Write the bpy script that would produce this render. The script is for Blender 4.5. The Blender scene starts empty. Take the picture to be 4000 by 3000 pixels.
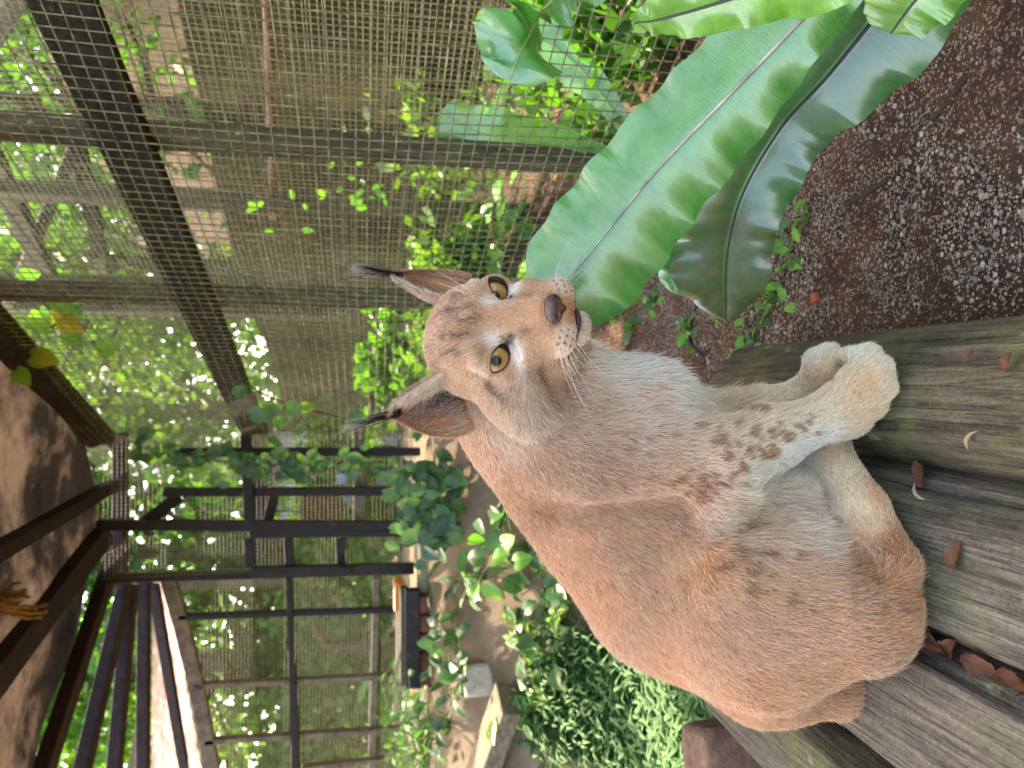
import bpy, bmesh, math, random
import numpy as np
from mathutils import Vector, Matrix

# ------------------------------------------------------------------ camera, sky, sun, exposure
scene = bpy.context.scene
COL = scene.collection
PITCH = math.radians(11.1)
CAMZ = 0.68
FPX = 2900.0                      # focal length in pixels of the 4000 x 3000 photograph
CAM = np.array([0.0, 0.0, CAMZ])
FWD = np.array([0.0, math.cos(PITCH), -math.sin(PITCH)])
UPV = np.array([0.0, math.sin(PITCH), math.cos(PITCH)])
RGT = np.array([1.0, 0.0, 0.0])
# the photograph was taken with the phone turned a quarter turn: image right is down
cam_d = bpy.data.cameras.new("camera")
cam_o = bpy.data.objects.new("camera", cam_d); COL.objects.link(cam_o)
cam_d.sensor_width = 36.0
cam_d.lens = 36.0 * FPX / 4000.0
cam_d.clip_start = 0.02
cam_d.clip_end = 400.0
cam_o.matrix_world = Matrix(((-UPV[0], RGT[0], -FWD[0], CAM[0]),
                             (-UPV[1], RGT[1], -FWD[1], CAM[1]),
                             (-UPV[2], RGT[2], -FWD[2], CAM[2]),
                             (0, 0, 0, 1)))
cam_d.dof.use_dof = True
cam_d.dof.focus_distance = 0.78
cam_d.dof.aperture_fstop = 6.5
scene.camera = cam_o

SUN_EL, SUN_AZ = 50.0, -26.0        # azimuth clockwise from +Y
world = bpy.data.worlds.new("World"); scene.world = world; world.use_nodes = True
wn = world.node_tree.nodes; wn.clear()
w_out = wn.new("ShaderNodeOutputWorld"); w_bg = wn.new("ShaderNodeBackground")
w_sky = wn.new("ShaderNodeTexSky"); w_sky.sky_type = 'NISHITA'; w_sky.sun_disc = False
w_sky.sun_elevation = math.radians(SUN_EL); w_sky.sun_rotation = math.radians(SUN_AZ)
w_sky.air_density = 1.0; w_sky.dust_density = 3.5; w_sky.ozone_density = 1.0
w_bg.inputs['Strength'].default_value = 0.15
world.node_tree.links.new(w_sky.outputs[0], w_bg.inputs[0])
world.node_tree.links.new(w_bg.outputs[0], w_out.inputs[0])
sun_d = bpy.data.lights.new("sun", 'SUN'); sun_d.energy = 2.4; sun_d.angle = math.radians(0.6)
sun_d.color = (1.0, 0.95, 0.86)
sun_o = bpy.data.objects.new("sun", sun_d); COL.objects.link(sun_o)
_sd = Vector((math.sin(math.radians(SUN_AZ)) * math.cos(math.radians(SUN_EL)),
              math.cos(math.radians(SUN_AZ)) * math.cos(math.radians(SUN_EL)), math.sin(math.radians(SUN_EL))))
sun_o.rotation_euler = _sd.to_track_quat('Z', 'Y').to_euler()
vs = scene.view_settings
vs.view_transform = 'Standard'; vs.look = 'None'; vs.gamma = 1.0; vs.use_curve_mapping = False
vs.exposure = 3.25
vs.use_white_balance = True; vs.white_balance_temperature = 7800; vs.white_balance_tint = 12   # camera balanced for open shade
scene.cycles.max_bounces = 8
scene.cycles.diffuse_bounces = 3
scene.cycles.glossy_bounces = 2
scene.cycles.transmission_bounces = 4
scene.cycles.transparent_max_bounces = 8
scene.cycles.caustics_reflective = False
scene.cycles.caustics_refractive = False

# ------------------------------------------------------------------ helpers
rng = np.random.default_rng(7)
random.seed(7)

def ray(x, y):
    return FWD + (1500.0 - y) / FPX * RGT - (x - 2000.0) / FPX * UPV
def P(x, y, D):
    """photo pixel at a depth along the viewing axis -> world point"""
    return CAM + D * ray(x, y)
def Pz(x, y, z):
    """photo pixel on the horizontal plane at height z"""
    r = ray(x, y); return CAM + r * ((z - CAM[2]) / r[2])
def Ppl(x, y, p0, n):
    """photo pixel on the plane through p0 with normal n"""
    r = ray(x, y); return CAM + r * (np.dot(np.asarray(p0) - CAM, n) / np.dot(r, n))
def depth_of(p):
    return float(np.dot(np.asarray(p) - CAM, FWD))

def lin(c):
    c = np.asarray(c, float) / 255.0
    return np.where(c <= 0.04045, c / 12.92, ((c + 0.055) / 1.055) ** 2.4)
def lc(r, g, b):
    a = lin((r, g, b)); return (float(a[0]), float(a[1]), float(a[2]), 1.0)

def tag(o, label=None, cat=None, group=None, kind=None):
    if label: o['label'] = label
    if cat: o['category'] = cat
    if group: o['group'] = group
    if kind: o['kind'] = kind
    return o
def empty(name, loc=(0, 0, 0), rz=0.0):
    o = bpy.data.objects.new(name, None); COL.objects.link(o)
    o.location = loc; o.rotation_euler = (0, 0, rz); o.empty_display_size = 0.05
    return o
def link_mesh(name, verts, faces, mat=None, parent=None, smooth=True):
    me = bpy.data.meshes.new(name)
    me.from_pydata([tuple(map(float, v)) for v in verts], [], [tuple(map(int, f)) for f in faces])
    if smooth:
        me.shade_smooth()
    me.update()
    o = bpy.data.objects.new(name, me); COL.objects.link(o)
    if mat: me.materials.append(mat)
    if parent is not None: attach(o, parent)
    return o
def attach(o, parent):
    """parent without moving: child mesh data is in world space, so cancel the parent's own offset"""
    o.parent = parent
    o.matrix_parent_inverse = world_of(parent).inverted()
def world_of(o):
    m = Matrix.LocRotScale(o.location, o.rotation_euler, o.scale)
    if o.parent is not None:
        return world_of(o.parent) @ o.matrix_parent_inverse @ m
    return m

class Mat:
    """small procedural material builder"""
    def __init__(self, name, rough=0.7, spec=0.3, **kw):
        self.m = bpy.data.materials.new(name); self.m.use_nodes = True
        self.nt = self.m.node_tree; self.n = self.nt.nodes; self.l = self.nt.links
        self.b = self.n['Principled BSDF']
        self.b.inputs['Roughness'].default_value = rough
        self.b.inputs['Specular IOR Level'].default_value = spec
        self.tc = None
    def coord(self, out='Object', scale=(1, 1, 1), rot=(0, 0, 0)):
        if self.tc is None: self.tc = self.n.new('ShaderNodeTexCoord')
        mp = self.n.new('ShaderNodeMapping'); mp.inputs['Scale'].default_value = scale
        mp.inputs['Rotation'].default_value = rot
        self.l.new(self.tc.outputs[out], mp.inputs[0]); return mp.outputs[0]
    def noise(self, vec, scale=5, detail=4, rough=0.6, dist=0.0):
        t = self.n.new('ShaderNodeTexNoise'); t.inputs['Scale'].default_value = scale
        t.inputs['Detail'].default_value = detail; t.inputs['Roughness'].default_value = rough
        t.inputs['Distortion'].default_value = dist
        self.l.new(vec, t.inputs['Vector']); return t.outputs['Fac']
    def voro(self, vec, scale=5, feature='F1', out='Distance'):
        t = self.n.new('ShaderNodeTexVoronoi'); t.feature = feature; t.inputs['Scale'].default_value = scale
        self.l.new(vec, t.inputs['Vector']); return t.outputs[out]
    def ramp(self, fac, stops):
        r = self.n.new('ShaderNodeValToRGB'); e = r.color_ramp.elements
        while len(e) < len(stops): e.new(0.5)
        for k, (p, c) in enumerate(stops):
            e[k].position = p; e[k].color = c if len(c) == 4 else (*c, 1)
        self.l.new(fac, r.inputs[0]); return r.outputs[0]
    def mix(self, fac, a, b, mode='MIX'):
        x = self.n.new('ShaderNodeMix'); x.data_type = 'RGBA'; x.blend_type = mode
        for s, v in ((x.inputs['Factor'], fac), (x.inputs['A'], a), (x.inputs['B'], b)):
            if isinstance(v, (int, float)): s.default_value = v
            elif isinstance(v, tuple): s.default_value = v if len(v) == 4 else (*v, 1)
            else: self.l.new(v, s)
        return [o for o in x.outputs if o.type == 'RGBA'][0]
    def math(self, op, a, b=None, clamp=False):
        x = self.n.new('ShaderNodeMath'); x.operation = op; x.use_clamp = clamp
        for s, v in ((x.inputs[0], a), (x.inputs[1], b)):
            if v is None: continue
            if isinstance(v, (int, float)): s.default_value = v
            else: self.l.new(v, s)
        return x.outputs[0]
    def attr(self, name, out='Color'):
        a = self.n.new('ShaderNodeAttribute'); a.attribute_name = name; return a.outputs[out]
    def rand(self):
        o = self.n.new('ShaderNodeObjectInfo'); return o.outputs['Random']
    def color(self, c):
        s = self.b.inputs['Base Color']
        if isinstance(c, tuple): s.default_value = c if len(c) == 4 else (*c, 1)
        else: self.l.new(c, s)
        return self
    def inp(self, name, v):
        s = self.b.inputs[name]
        if isinstance(v, (int, float)): s.default_value = v
        else: self.l.new(v, s)
        return self
    def bump(self, h, strength=0.4, dist=0.01):
        b = self.n.new('ShaderNodeBump'); b.inputs['Strength'].default_value = strength
        b.inputs['Distance'].default_value = dist
        self.l.new(h, b.inputs['Height']); self.l.new(b.outputs[0], self.b.inputs['Normal']); return self
    def translucent(self, c, fac=0.3):
        t = self.n.new('ShaderNodeBsdfTranslucent'); mx = self.n.new('ShaderNodeMixShader')
        if isinstance(c, tuple): t.inputs['Color'].default_value = c if len(c) == 4 else (*c, 1)
        else: self.l.new(c, t.inputs['Color'])
        mx.inputs[0].default_value = fac
        out = self.n['Material Output']
        self.l.new(self.b.outputs[0], mx.inputs[1]); self.l.new(t.outputs[0], mx.inputs[2])
        self.l.new(mx.outputs[0], out.inputs['Surface']); return self

def box_mesh(p0, p1, w, t, up=(0, 0, 1)):
    """bar from p0 to p1, w wide across, t thick along up -> verts, faces"""
    p0 = np.asarray(p0, float); p1 = np.asarray(p1, float); d = p1 - p0; d = d / np.linalg.norm(d)
    up = np.asarray(up, float); s = np.cross(d, up); s /= np.linalg.norm(s); u = np.cross(s, d)
    V = []
    for q in (p0, p1):
        for a, b in ((-1, -1), (1, -1), (1, 1), (-1, 1)):
            V.append(q + s * a * w / 2 + u * b * t / 2)
    F = [(3, 2, 1, 0), (4, 5, 6, 7), (0, 1, 5, 4), (1, 2, 6, 5), (2, 3, 7, 6), (3, 0, 4, 7)]
    return V, F
def bar(name, p0, p1, w, t, mat, parent=None, up=(0, 0, 1), bevel=0.0):
    V, F = box_mesh(p0, p1, w, t, up)
    o = link_mesh(name, V, F, mat, parent, smooth=False)
    if bevel:
        md = o.modifiers.new('bevel', 'BEVEL'); md.width = bevel; md.segments = 2
    return o
def tube_geo(pts, rad, n=6, caps=True):
    pts = [np.asarray(p, float) for p in pts]; V = []; F = []
    if np.isscalar(rad): rad = [rad] * len(pts)
    ref = None
    for i, p in enumerate(pts):
        d = pts[min(i + 1, len(pts) - 1)] - pts[max(i - 1, 0)]; d = d / (np.linalg.norm(d) + 1e-12)
        if ref is None:
            ref = np.cross(d, (0, 0, 1.0));
            if np.linalg.norm(ref) < 1e-3: ref = np.cross(d, (1.0, 0, 0))
        a = ref - d * np.dot(ref, d); a /= np.linalg.norm(a); ref = a; b = np.cross(d, a)
        for k in range(n):
            t = 2 * math.pi * k / n; V.append(p + rad[i] * (math.cos(t) * a + math.sin(t) * b))
    for i in range(len(pts) - 1):
        for k in range(n):
            F.append((i * n + k, i * n + (k + 1) % n, (i + 1) * n + (k + 1) % n, (i + 1) * n + k))
    if caps:
        F.append(tuple(range(n - 1, -1, -1))); F.append(tuple((len(pts) - 1) * n + k for k in range(n)))
    return V, F
class Geo:
    def __init__(self): self.V = []; self.F = []
    def add(self, V, F):
        n = len(self.V); self.V.extend(V); self.F.extend(tuple(i + n for i in f) for f in F); return self
    def build(self, name, mat, parent=None, smooth=True):
        return link_mesh(name, self.V, self.F, mat, parent, smooth)
def smoothstep(a, b, x):
    t = np.clip((x - a) / (b - a), 0, 1); return t * t * (3 - 2 * t)
def nrm(v):
    v = np.asarray(v, float); return v / (np.linalg.norm(v, axis=-1, keepdims=True) + 1e-12)
def spline(pts, n):
    """Catmull-Rom through pts, n samples"""
    pts = np.asarray(pts, float); m = len(pts)
    ext = np.vstack([2 * pts[0] - pts[1], pts, 2 * pts[-1] - pts[-2]])
    out = []
    for s in np.linspace(0, m - 1 - 1e-6, n):
        i = int(s); t = s - i; a, b, c, d = ext[i:i + 4]
        out.append(0.5 * ((2 * b) + (-a + c) * t + (2 * a - 5 * b + 4 * c - d) * t * t + (-a + 3 * b - 3 * c + d) * t ** 3))
    return np.array(out)

LOGTOP = 0.14
FUR_Q = 1.0
# ================================================================== the setting
def hgt(x, y):
    """ground height: level by the logs, a bank rising behind on the left"""
    x = np.asarray(x, float); y = np.asarray(y, float)
    b = .46 * smoothstep(1.75, 2.95, y - .12 * x) * smoothstep(.75, -.1, x - .10 * (y - 2))
    b = b * smoothstep(14, 8, np.abs(y)) + .012 * np.sin(3.1 * x + 1.7 * y) + .008 * np.sin(7.3 * x - 4.1 * y)
    return b - .02
TT_ = np.arange(.3, 14, .008)
def Pt(x, y, lift=0.0):
    """photo pixel where its ray meets the ground"""
    r = ray(x, y); Q = CAM + r * TT_[:, None]
    k = np.argmax(Q[:, 2] < hgt(Q[:, 0], Q[:, 1]) + lift)
    return Q[k].copy()
# ---- ground
M_soil = Mat('soil', rough=.95, spec=.15)
c0 = M_soil.coord('Object')
n1 = M_soil.noise(c0, 3.0, 6, .65); n2 = M_soil.noise(c0, 38, 6, .7); n3 = M_soil.noise(c0, 160, 4, .7)
base = M_soil.ramp(n1, [(.32, lc(74, 54, 43)[:3]), (.52, lc(100, 73, 56)[:3]), (.68, lc(118, 90, 69)[:3])])
base = M_soil.mix(M_soil.math('MULTIPLY', n2, .8), base, (.35, .30, .26), 'MULTIPLY')
speck = M_soil.math('MAXIMUM', M_soil.ramp(M_soil.voro(c0, 190), [(.10, (1, 1, 1)), (.24, (0, 0, 0))]), M_soil.ramp(M_soil.voro(c0, 90), [(.10, (1, 1, 1)), (.18, (0, 0, 0))]))
base = M_soil.mix(M_soil.math('MULTIPLY', speck, .55), base, lc(176, 158, 138))
vc = M_soil.voro(c0, 330, 'F1', 'Color'); vb = M_soil.n.new('ShaderNodeSeparateColor'); M_soil.l.new(vc, vb.inputs[0])
base = M_soil.mix(M_soil.math('MULTIPLY', vb.outputs[0], .75), base, M_soil.mix(1.0, base, (.34, .32, .30), 'MULTIPLY'))
base = M_soil.mix(M_soil.math('MULTIPLY', M_soil.math('GREATER_THAN', vb.outputs[1], .86), .55), base, lc(168, 146, 120))
base = M_soil.mix(M_soil.ramp(M_soil.noise(c0, 14, 5, .7), [(.42, (0, 0, 0)), (.62, (.7, .7, .7))]), base, M_soil.mix(1.0, base, (.55, .50, .47), 'MULTIPLY'))
bank = M_soil.ramp(n1, [(.3, lc(98, 84, 66)[:3]), (.55, lc(126, 109, 88)[:3]), (.72, lc(104, 98, 70)[:3])])
bank = M_soil.mix(M_soil.math('MULTIPLY', n2, .5), bank, (.45, .38, .30), 'MULTIPLY')
sp = M_soil.n.new('ShaderNodeSeparateXYZ'); M_soil.l.new(c0, sp.inputs[0])
hm = M_soil.math('MULTIPLY', M_soil.math('ADD', sp.outputs[2], M_soil.math('MULTIPLY', n1, .06)), 7.0, True)
hm = M_soil.math('SUBTRACT', hm, .55, True)
M_soil.color(M_soil.mix(M_soil.math('MULTIPLY', hm, 3.0, True), base, bank))
M_soil.bump(M_soil.math('ADD', M_soil.math('MULTIPLY', n2, .6), M_soil.math('MULTIPLY', n3, .5)), .8, .012)
M_soil = M_soil.m
def axis_pts(lo, hi, near0, near1, step):
    return np.concatenate([np.linspace(lo, near0, 26)[:-1], np.arange(near0, near1, step), np.linspace(near1, hi, 26)])
gx = axis_pts(-90, 90, -2.6, 2.0, .045); gy = axis_pts(-60, 120, .2, 5.0, .045)
XX, YY = np.meshgrid(gx, gy, indexing='ij'); ZZ = hgt(XX, YY)
near = (np.abs(XX) < 2.5) & (YY > .2) & (YY < 5); ZZ = ZZ + near * rng.normal(0, .0035, ZZ.shape)
V = np.column_stack([XX.ravel(), YY.ravel(), ZZ.ravel()]); ny = len(gy)
I = (np.arange(len(gx) - 1)[:, None] * ny + np.arange(ny - 1)[None]).ravel()
tag(link_mesh('ground', V, np.column_stack([I, I + ny, I + ny + 1, I + 1]), M_soil), kind='structure')

# ---- gravel: uncountable
M_grav = Mat('gravel', rough=.85, spec=.25); M_grav.color(M_grav.mix(.35, M_grav.attr('tone'), M_grav.ramp(M_grav.noise(M_grav.coord('Object'), 300, 3), [(.3, (.1, .08, .06)), (.7, (.5, .46, .4))]))); M_grav = M_grav.m
ico = bmesh.new(); bmesh.ops.create_icosphere(ico, subdivisions=1, radius=1.0)
IV = np.array([v.co[:] for v in ico.verts]); IF = np.array([[v.index for v in f.verts] for f in ico.faces]); ico.free()
def pebbles(name, pts, size, tones, mat=M_grav):
    Vs, Fs, Cs = [], [], []
    for k, (p, s) in enumerate(zip(pts, size)):
        A = np.diag(s * np.array([1, rng.uniform(.6, 1), rng.uniform(.4, .75)])) @ np.array(Matrix.Rotation(rng.uniform(0, 6.28), 3, 'Z'))
        Vs.append((IV * rng.uniform(.8, 1.15, (len(IV), 1))) @ A.T + p); Fs.append(IF + k * len(IV)); Cs.append(np.tile(tones[k], (len(IV), 1)))
    o = link_mesh(name, np.vstack(Vs), np.vstack(Fs), mat, None, smooth=False)
    a = o.data.attributes.new('tone', 'FLOAT_COLOR', 'POINT'); c = np.vstack(Cs); a.data.foreach_set('color', np.column_stack([c, np.ones(len(c))]).astype(np.float32).ravel())
    return o
pal = np.array([lin(c) for c in ((196, 186, 172), (168, 150, 130), (140, 116, 96), (210, 200, 186), (122, 112, 106), (158, 122, 92), (108, 84, 66))])
pts, siz, ton = [], [], []
while len(pts) < 27000:
    u = rng.random(); x = rng.uniform(-.12, .75); y = rng.uniform(.42, 1.85)
    # gravel gathers in a strip beside the log and thins out to bare soil
    d = .62 * math.exp(-((x - .20 - .10 * (y - .8)) / .13) ** 2) + .16 + .35 * math.exp(-(((y - 1.25) / .3) ** 2 + ((x - .1) / .25) ** 2))
    if u > d or (x < .085 and y < 1.02): continue
    s = min(.0042, .0010 * math.exp(abs(rng.normal(0, .60))))
    pts.append(np.array([x, y, float(hgt(x, y)) + s * .25])); siz.append(s); ton.append(pal[rng.integers(0, len(pal))] * rng.uniform(.26, .62) * np.array([1.10, .93, .76]))
tag(pebbles('gravel', pts, siz, ton), 'pale and brown gravel scattered over the soil beside the mossy log', 'gravel', kind='stuff')

# ---- logs of the platform
def wood_mat(name, moss=.5, tone=((70, 62, 52), (118, 106, 90), (150, 138, 118)), axis='Y', red=.15, yelgreen=(110, 118, 62)):
    m = Mat(name, rough=.85, spec=.2)
    sc = {'Y': (26, 1.6, 26), 'X': (1.6, 26, 26), 'Z': (26, 26, 1.6)}[axis]
    g = m.coord('Object', sc); iso = m.coord('Object')
    a = m.noise(g, 4.0, 8, .68, .4); b = m.noise(iso, 9, 6, .65); c = m.noise(iso, 55, 5, .7); e = m.noise(m.coord('Object', tuple(q * 3 for q in sc)), 4.0, 5, .7)
    w = m.ramp(a, [(.28, lc(*tone[0])[:3]), (.48, lc(*tone[1])[:3]), (.68, lc(*tone[2])[:3])])
    w = m.mix(m.math('MULTIPLY', e, .8), w, (.36, .34, .32), 'MULTIPLY')
    fine = m.noise(m.coord('Object', tuple(q * (1.0 if q > 5 else 14) for q in sc)), 9.0, 4, .75)
    w = m.mix(m.ramp(fine, [(.42, (0, 0, 0)), (.62, (.85, .85, .85))]), w, m.mix(1.0, w, (.6, .58, .55), 'MULTIPLY'))
    crk = m.ramp(m.noise(m.coord('Object', tuple(q * (2.2 if q > 5 else .8) for q in sc)), 3.0, 3, .5, .3), [(.485, (0, 0, 0)), (.5, (1, 1, 1)), (.515, (0, 0, 0))])
    w = m.mix(m.math('MULTIPLY', crk, .5), w, lc(40, 33, 28))
    mm = m.ramp(m.math('ADD', m.math('MULTIPLY', b, .75), m.math('MULTIPLY', c, .25)), [(.50 - .1 * moss, (0, 0, 0)), (.66 - .08 * moss, (1, 1, 1))])
    w = m.mix(m.math('MULTIPLY', mm, .38 + .45 * moss), w, lc(*yelgreen))
    rr = m.ramp(m.noise(m.coord('Object', (18, 9, 18)), 7, 6, .75), [(.60, (0, 0, 0)), (.68, (1, 1, 1))])
    w = m.mix(m.math('MULTIPLY', rr, red * 2.2), w, lc(128, 84, 62))
    li = m.ramp(m.voro(m.coord('Object', (1, .7, 1)), 21), [(.10, (1, 1, 1)), (.15, (0, 0, 0))])
    w = m.mix(m.math('MULTIPLY', m.math('MULTIPLY', li, mm), .6), w, lc(168, 178, 122))
    m.color(w)
    m.bump(m.math('SUBTRACT', m.math('ADD', m.math('ADD', m.math('MULTIPLY', a, .8), m.math('MULTIPLY', e, .5)), m.math('MULTIPLY', fine, -.35)), m.math('MULTIPLY', crk, .6)), .8, .006)
    return m.m
M_log1 = wood_mat('mossy_wood', .34, ((52, 46, 34), (98, 88, 68), (132, 120, 94)), red=.2, yelgreen=(116, 116, 62))
M_log2 = wood_mat('weathered_wood', .14, ((48, 43, 36), (98, 89, 76), (138, 126, 108)), red=.24, yelgreen=(102, 108, 62))
M_log3 = wood_mat('grey_wood', .16, ((50, 44, 38), (106, 94, 80), (142, 128, 110)), red=.12, yelgreen=(92, 100, 66))
def log_thing(p0, p1, R, flat, mat, seed, cracks=6, squash=1.0):
    """round log lying from p0 to p1 (points on its top line); flat: share of the crown worn flat"""
    r_ = np.random.default_rng(seed); p0 = np.asarray(p0, float); p1 = np.asarray(p1, float)
    L = np.linalg.norm(p1 - p0); d = (p1 - p0) / L; s = nrm(np.cross(d, (0, 0, 1.0))); u = np.cross(s, d)
    na, nl = 72, 90; V = []; F = []
    ca = r_.uniform(-1.2, 1.2, cracks); cd = r_.uniform(.003, .010, cracks); cl = r_.uniform(0, 1, cracks); cw = r_.uniform(.25, .9, cracks); ph = r_.uniform(0, 6, cracks)
    for i in range(nl):
        t = i / (nl - 1)
        for k in range(na):
            a = 2 * math.pi * k / na - math.pi         # 0 = crown
            rr = R * (1 + .025 * math.sin(3 * a + 2.1 * t) + .015 * math.sin(7 * a + 5 * t + seed) + .012 * math.sin(11 * t + 2 * a))
            for q in range(cracks):
                da = (a - ca[q] - .05 * math.sin(7 * t + ph[q])); rr -= cd[q] * math.exp(-(da / .035) ** 2) * math.exp(-((t - cl[q]) / cw[q]) ** 4)
            x, z = rr * math.sin(a), rr * math.cos(a)
            z = min(z, R * (1 - flat) + .12 * (z - R * (1 - flat))) if z > R * (1 - flat) else z
            e = 1.0 - .05 * (max(0, (abs(t - .5) - .485) / .015)) ** 2
            V.append(p0 + d * L * t + s * x * e + u * ((z * e - R * (1 - flat)) * squash))
    for i in range(nl - 1):
        for k in range(na):
            F.append((i * na + k, i * na + (k + 1) % na, (i + 1) * na + (k + 1) % na, (i + 1) * na + k))
    F.append(tuple(range(na - 1, -1, -1))); F.append(tuple((nl - 1) * na + k for k in range(na)))
    o = link_mesh('log', V, F, mat)
    return o
g1a, g1b = Pz(3400, 1815, LOGTOP - .03), Pz(4000, 1905, LOGTOP - .03)
xg1 = (g1a[0] + g1b[0]) / 2
g2a, g2b = Pz(3600, 2450, LOGTOP - .03), Pz(4000, 2650, LOGTOP - .03)
xg2 = (g2a[0] + g2b[0]) / 2
yf = Pz(2850, 1420, LOGTOP - .04)[1]
R1 = .078
tag(log_thing((xg1 + R1 - .004, yf, LOGTOP), (xg1 + R1 + .002, .12, LOGTOP), R1, .05, M_log1, 3), 'round mossy green log under the front paws, beside the gravel', 'log', 'logs of the sitting platform')
w2 = (xg1 - xg2)
tag(log_thing((xg1 - w2 / 2 - .002, yf + .06, LOGTOP), (xg1 - w2 / 2, .12, LOGTOP), w2 / 2 + .008, .22, M_log2, 8, 9), 'grey green log under the hind foot, next to the mossy log', 'log', 'logs of the sitting platform')
tag(log_thing((xg2 - .062, yf + .02, LOGTOP), (xg2 - .100, .12, LOGTOP), .086, .30, M_log3, 11, 11), 'grey brown weathered log with long open cracks under the haunch and stub tail', 'log', 'logs of the sitting platform')
tag(log_thing((xg2 - .225, yf + .04, LOGTOP - .012), (xg2 - .300, .12, LOGTOP - .012), .072, .30, wood_mat('dark_wood', .3, ((58, 52, 44), (98, 88, 74), (134, 122, 102))), 17, 8), 'dark grey log at the outer edge of the platform, beyond the cracked log', 'log', 'logs of the sitting platform')
# a short timber under the platform where the dark hollow shows, and a brown block beyond its end
def chunk(name, c, dims, rz, mat, seed, bev=.012):
    r_ = np.random.default_rng(seed); bm = bmesh.new(); bmesh.ops.create_cube(bm, size=1.0)
    bmesh.ops.subdivide_edges(bm, edges=bm.edges[:], cuts=5, use_grid_fill=True)
    for v in bm.verts:
        n = r_.normal(0, .012, 3); k = Vector(v.co); m_ = max(abs(q) for q in k); rnd = 1 - .10 * (sum(q * q for q in k) / .75) ** 2
        v.co = Vector((k.x * dims[0] * rnd, k.y * dims[1] * rnd, k.z * dims[2] * rnd)) + Vector(n) * min(dims) * .6
    bmesh.ops.rotate(bm, cent=(0, 0, 0), matrix=Matrix.Rotation(rz, 3, 'Z'), verts=bm.verts)
    bmesh.ops.translate(bm, vec=Vector(c), verts=bm.verts)
    me = bpy.data.meshes.new(name); bm.to_mesh(me); bm.free(); me.shade_smooth(); me.materials.append(mat)
    o = bpy.data.objects.new(name, me); COL.objects.link(o); return o
M_brown = Mat('brown_block', rough=.9, spec=.2); _c = M_brown.coord('Object')
M_brown.color(M_brown.ramp(M_brown.noise(_c, 28, 6, .7), [(.3, lc(74, 52, 42)[:3]), (.6, lc(122, 94, 76)[:3]), (.75, lc(96, 98, 62)[:3])])); M_brown.bump(M_brown.noise(_c, 90, 5, .7), .7, .006); M_brown = M_brown.m
M_stone = Mat('stone', rough=.9, spec=.2); _c = M_stone.coord('Object')
M_stone.color(M_stone.ramp(M_stone.noise(_c, 14, 6, .7), [(.3, lc(120, 112, 98)[:3]), (.55, lc(168, 158, 140)[:3]), (.72, lc(140, 140, 104)[:3])])); M_stone.bump(M_stone.noise(_c, 60, 5, .7), .6, .008); M_stone = M_stone.m
q = Pz(2760, 2960, .10); tag(chunk('timber_block', (q[0] - .02, q[1], .055), (.15, .12, .13), .35, M_brown, 4), 'squared reddish brown timber block at the end of the dark outer log', 'block')
q = Pt(1912, 2668); tag(chunk('stone', (q[0], q[1] + .03, q[2] + .02), (.10, .09, .12), .4, M_stone, 6), 'pale angular stone leaning on the end of the loose grey plank', 'stone')
M_plank = wood_mat('plank_wood', .12, ((84, 72, 58), (138, 122, 100), (168, 152, 128)), axis='X', red=.05)
qa = Pt(1985, 2725, .06); qb = Pt(1860, 3080, .06); dd = nrm(qb - qa)
o = bar('plank', qa, qb + dd * .5, .135, .06, M_plank, None, (0, 0, 1), .006); tag(o, 'loose weathered grey plank lying on the bank among green leaves', 'plank')

# ---- the wire-mesh wall on the right
WA = math.radians(24.0); WN = np.array([math.cos(WA), math.sin(WA), 0.0]); WD = np.array([-math.sin(WA), math.cos(WA), 0.0]); WDIST = 1.09
W0 = WN * WDIST
def wall_pt(s, z, off=0.0): return W0 + WD * s + WN * off + np.array([0, 0, z])
def wall_s(x, y, off=0.0):
    p = Ppl(x, y, W0 + WN * off, WN); return float((p - W0) @ WD), float(p[2])
M_wire = Mat('rusty_wire', rough=.75, spec=.3); _c = M_wire.coord('Object')
M_wire.color(M_wire.ramp(M_wire.noise(_c, 40, 4, .7), [(.35, lc(64, 62, 42)[:3]), (.55, lc(118, 114, 80)[:3]), (.72, lc(146, 142, 112)[:3])])); M_wire = M_wire.m
M_wire2 = Mat('thin_wire', rough=.7, spec=.3).color(lc(112, 110, 78)).m
def wire_net(name, fn, s0, s1, z0, z1, cell, r, mat, parent, wob_=.003, seed=0, nseg=14, cellz=None):
    g = Geo(); r_ = np.random.default_rng(seed); cellz = cellz or cell
    f1, f2, f3 = r_.uniform(1.5, 4, 3)
    def at(s, z): return fn(s + wob_ * math.sin(f1 * z * 2 + s * 3), z + wob_ * 1.3 * math.sin(f2 * s + 2 * z), wob_ * 2 * math.sin(f3 * s + f1 * z))
    n = int((s1 - s0) / cell)
    for i in range(n + 1):
        s = s0 + i * cell; V, F = tube_geo([at(s, z) for z in np.linspace(z0, z1, nseg)], r, 4, False); g.add(V, F)
    n = int((z1 - z0) / cellz)
    for i in range(n + 1):
        z = z0 + i * cellz; V, F = tube_geo([at(s, z) for s in np.linspace(s0, s1, nseg * 2)], r, 4, False); g.add([v - WN * 2 * r * 0 for v in V], F)
    o = g.build(name, mat, parent, smooth=True); o['kind'] = 'stuff'; return o
M_post = wood_mat('post_wood', .45, ((52, 44, 34), (96, 86, 66), (136, 124, 96)), axis='Z', red=.1, yelgreen=(90, 92, 50))
M_rail = wood_mat('rail_wood', .4, ((30, 27, 20), (54, 48, 36), (80, 72, 54)), axis='X', red=.1, yelgreen=(58, 62, 34))
mw = empty('mesh_wall', tuple(map(float, wall_pt(1.5, 0)))); tag(mw, 'tall rusty wire mesh wall on timber posts beside the fern', 'mesh wall')
wire_net('wire_mesh', lambda s, z, o: wall_pt(s, z, o), -.55, 3.04, .0, 1.76, .027, .0014, M_wire, mw, .004, 1)
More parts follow.
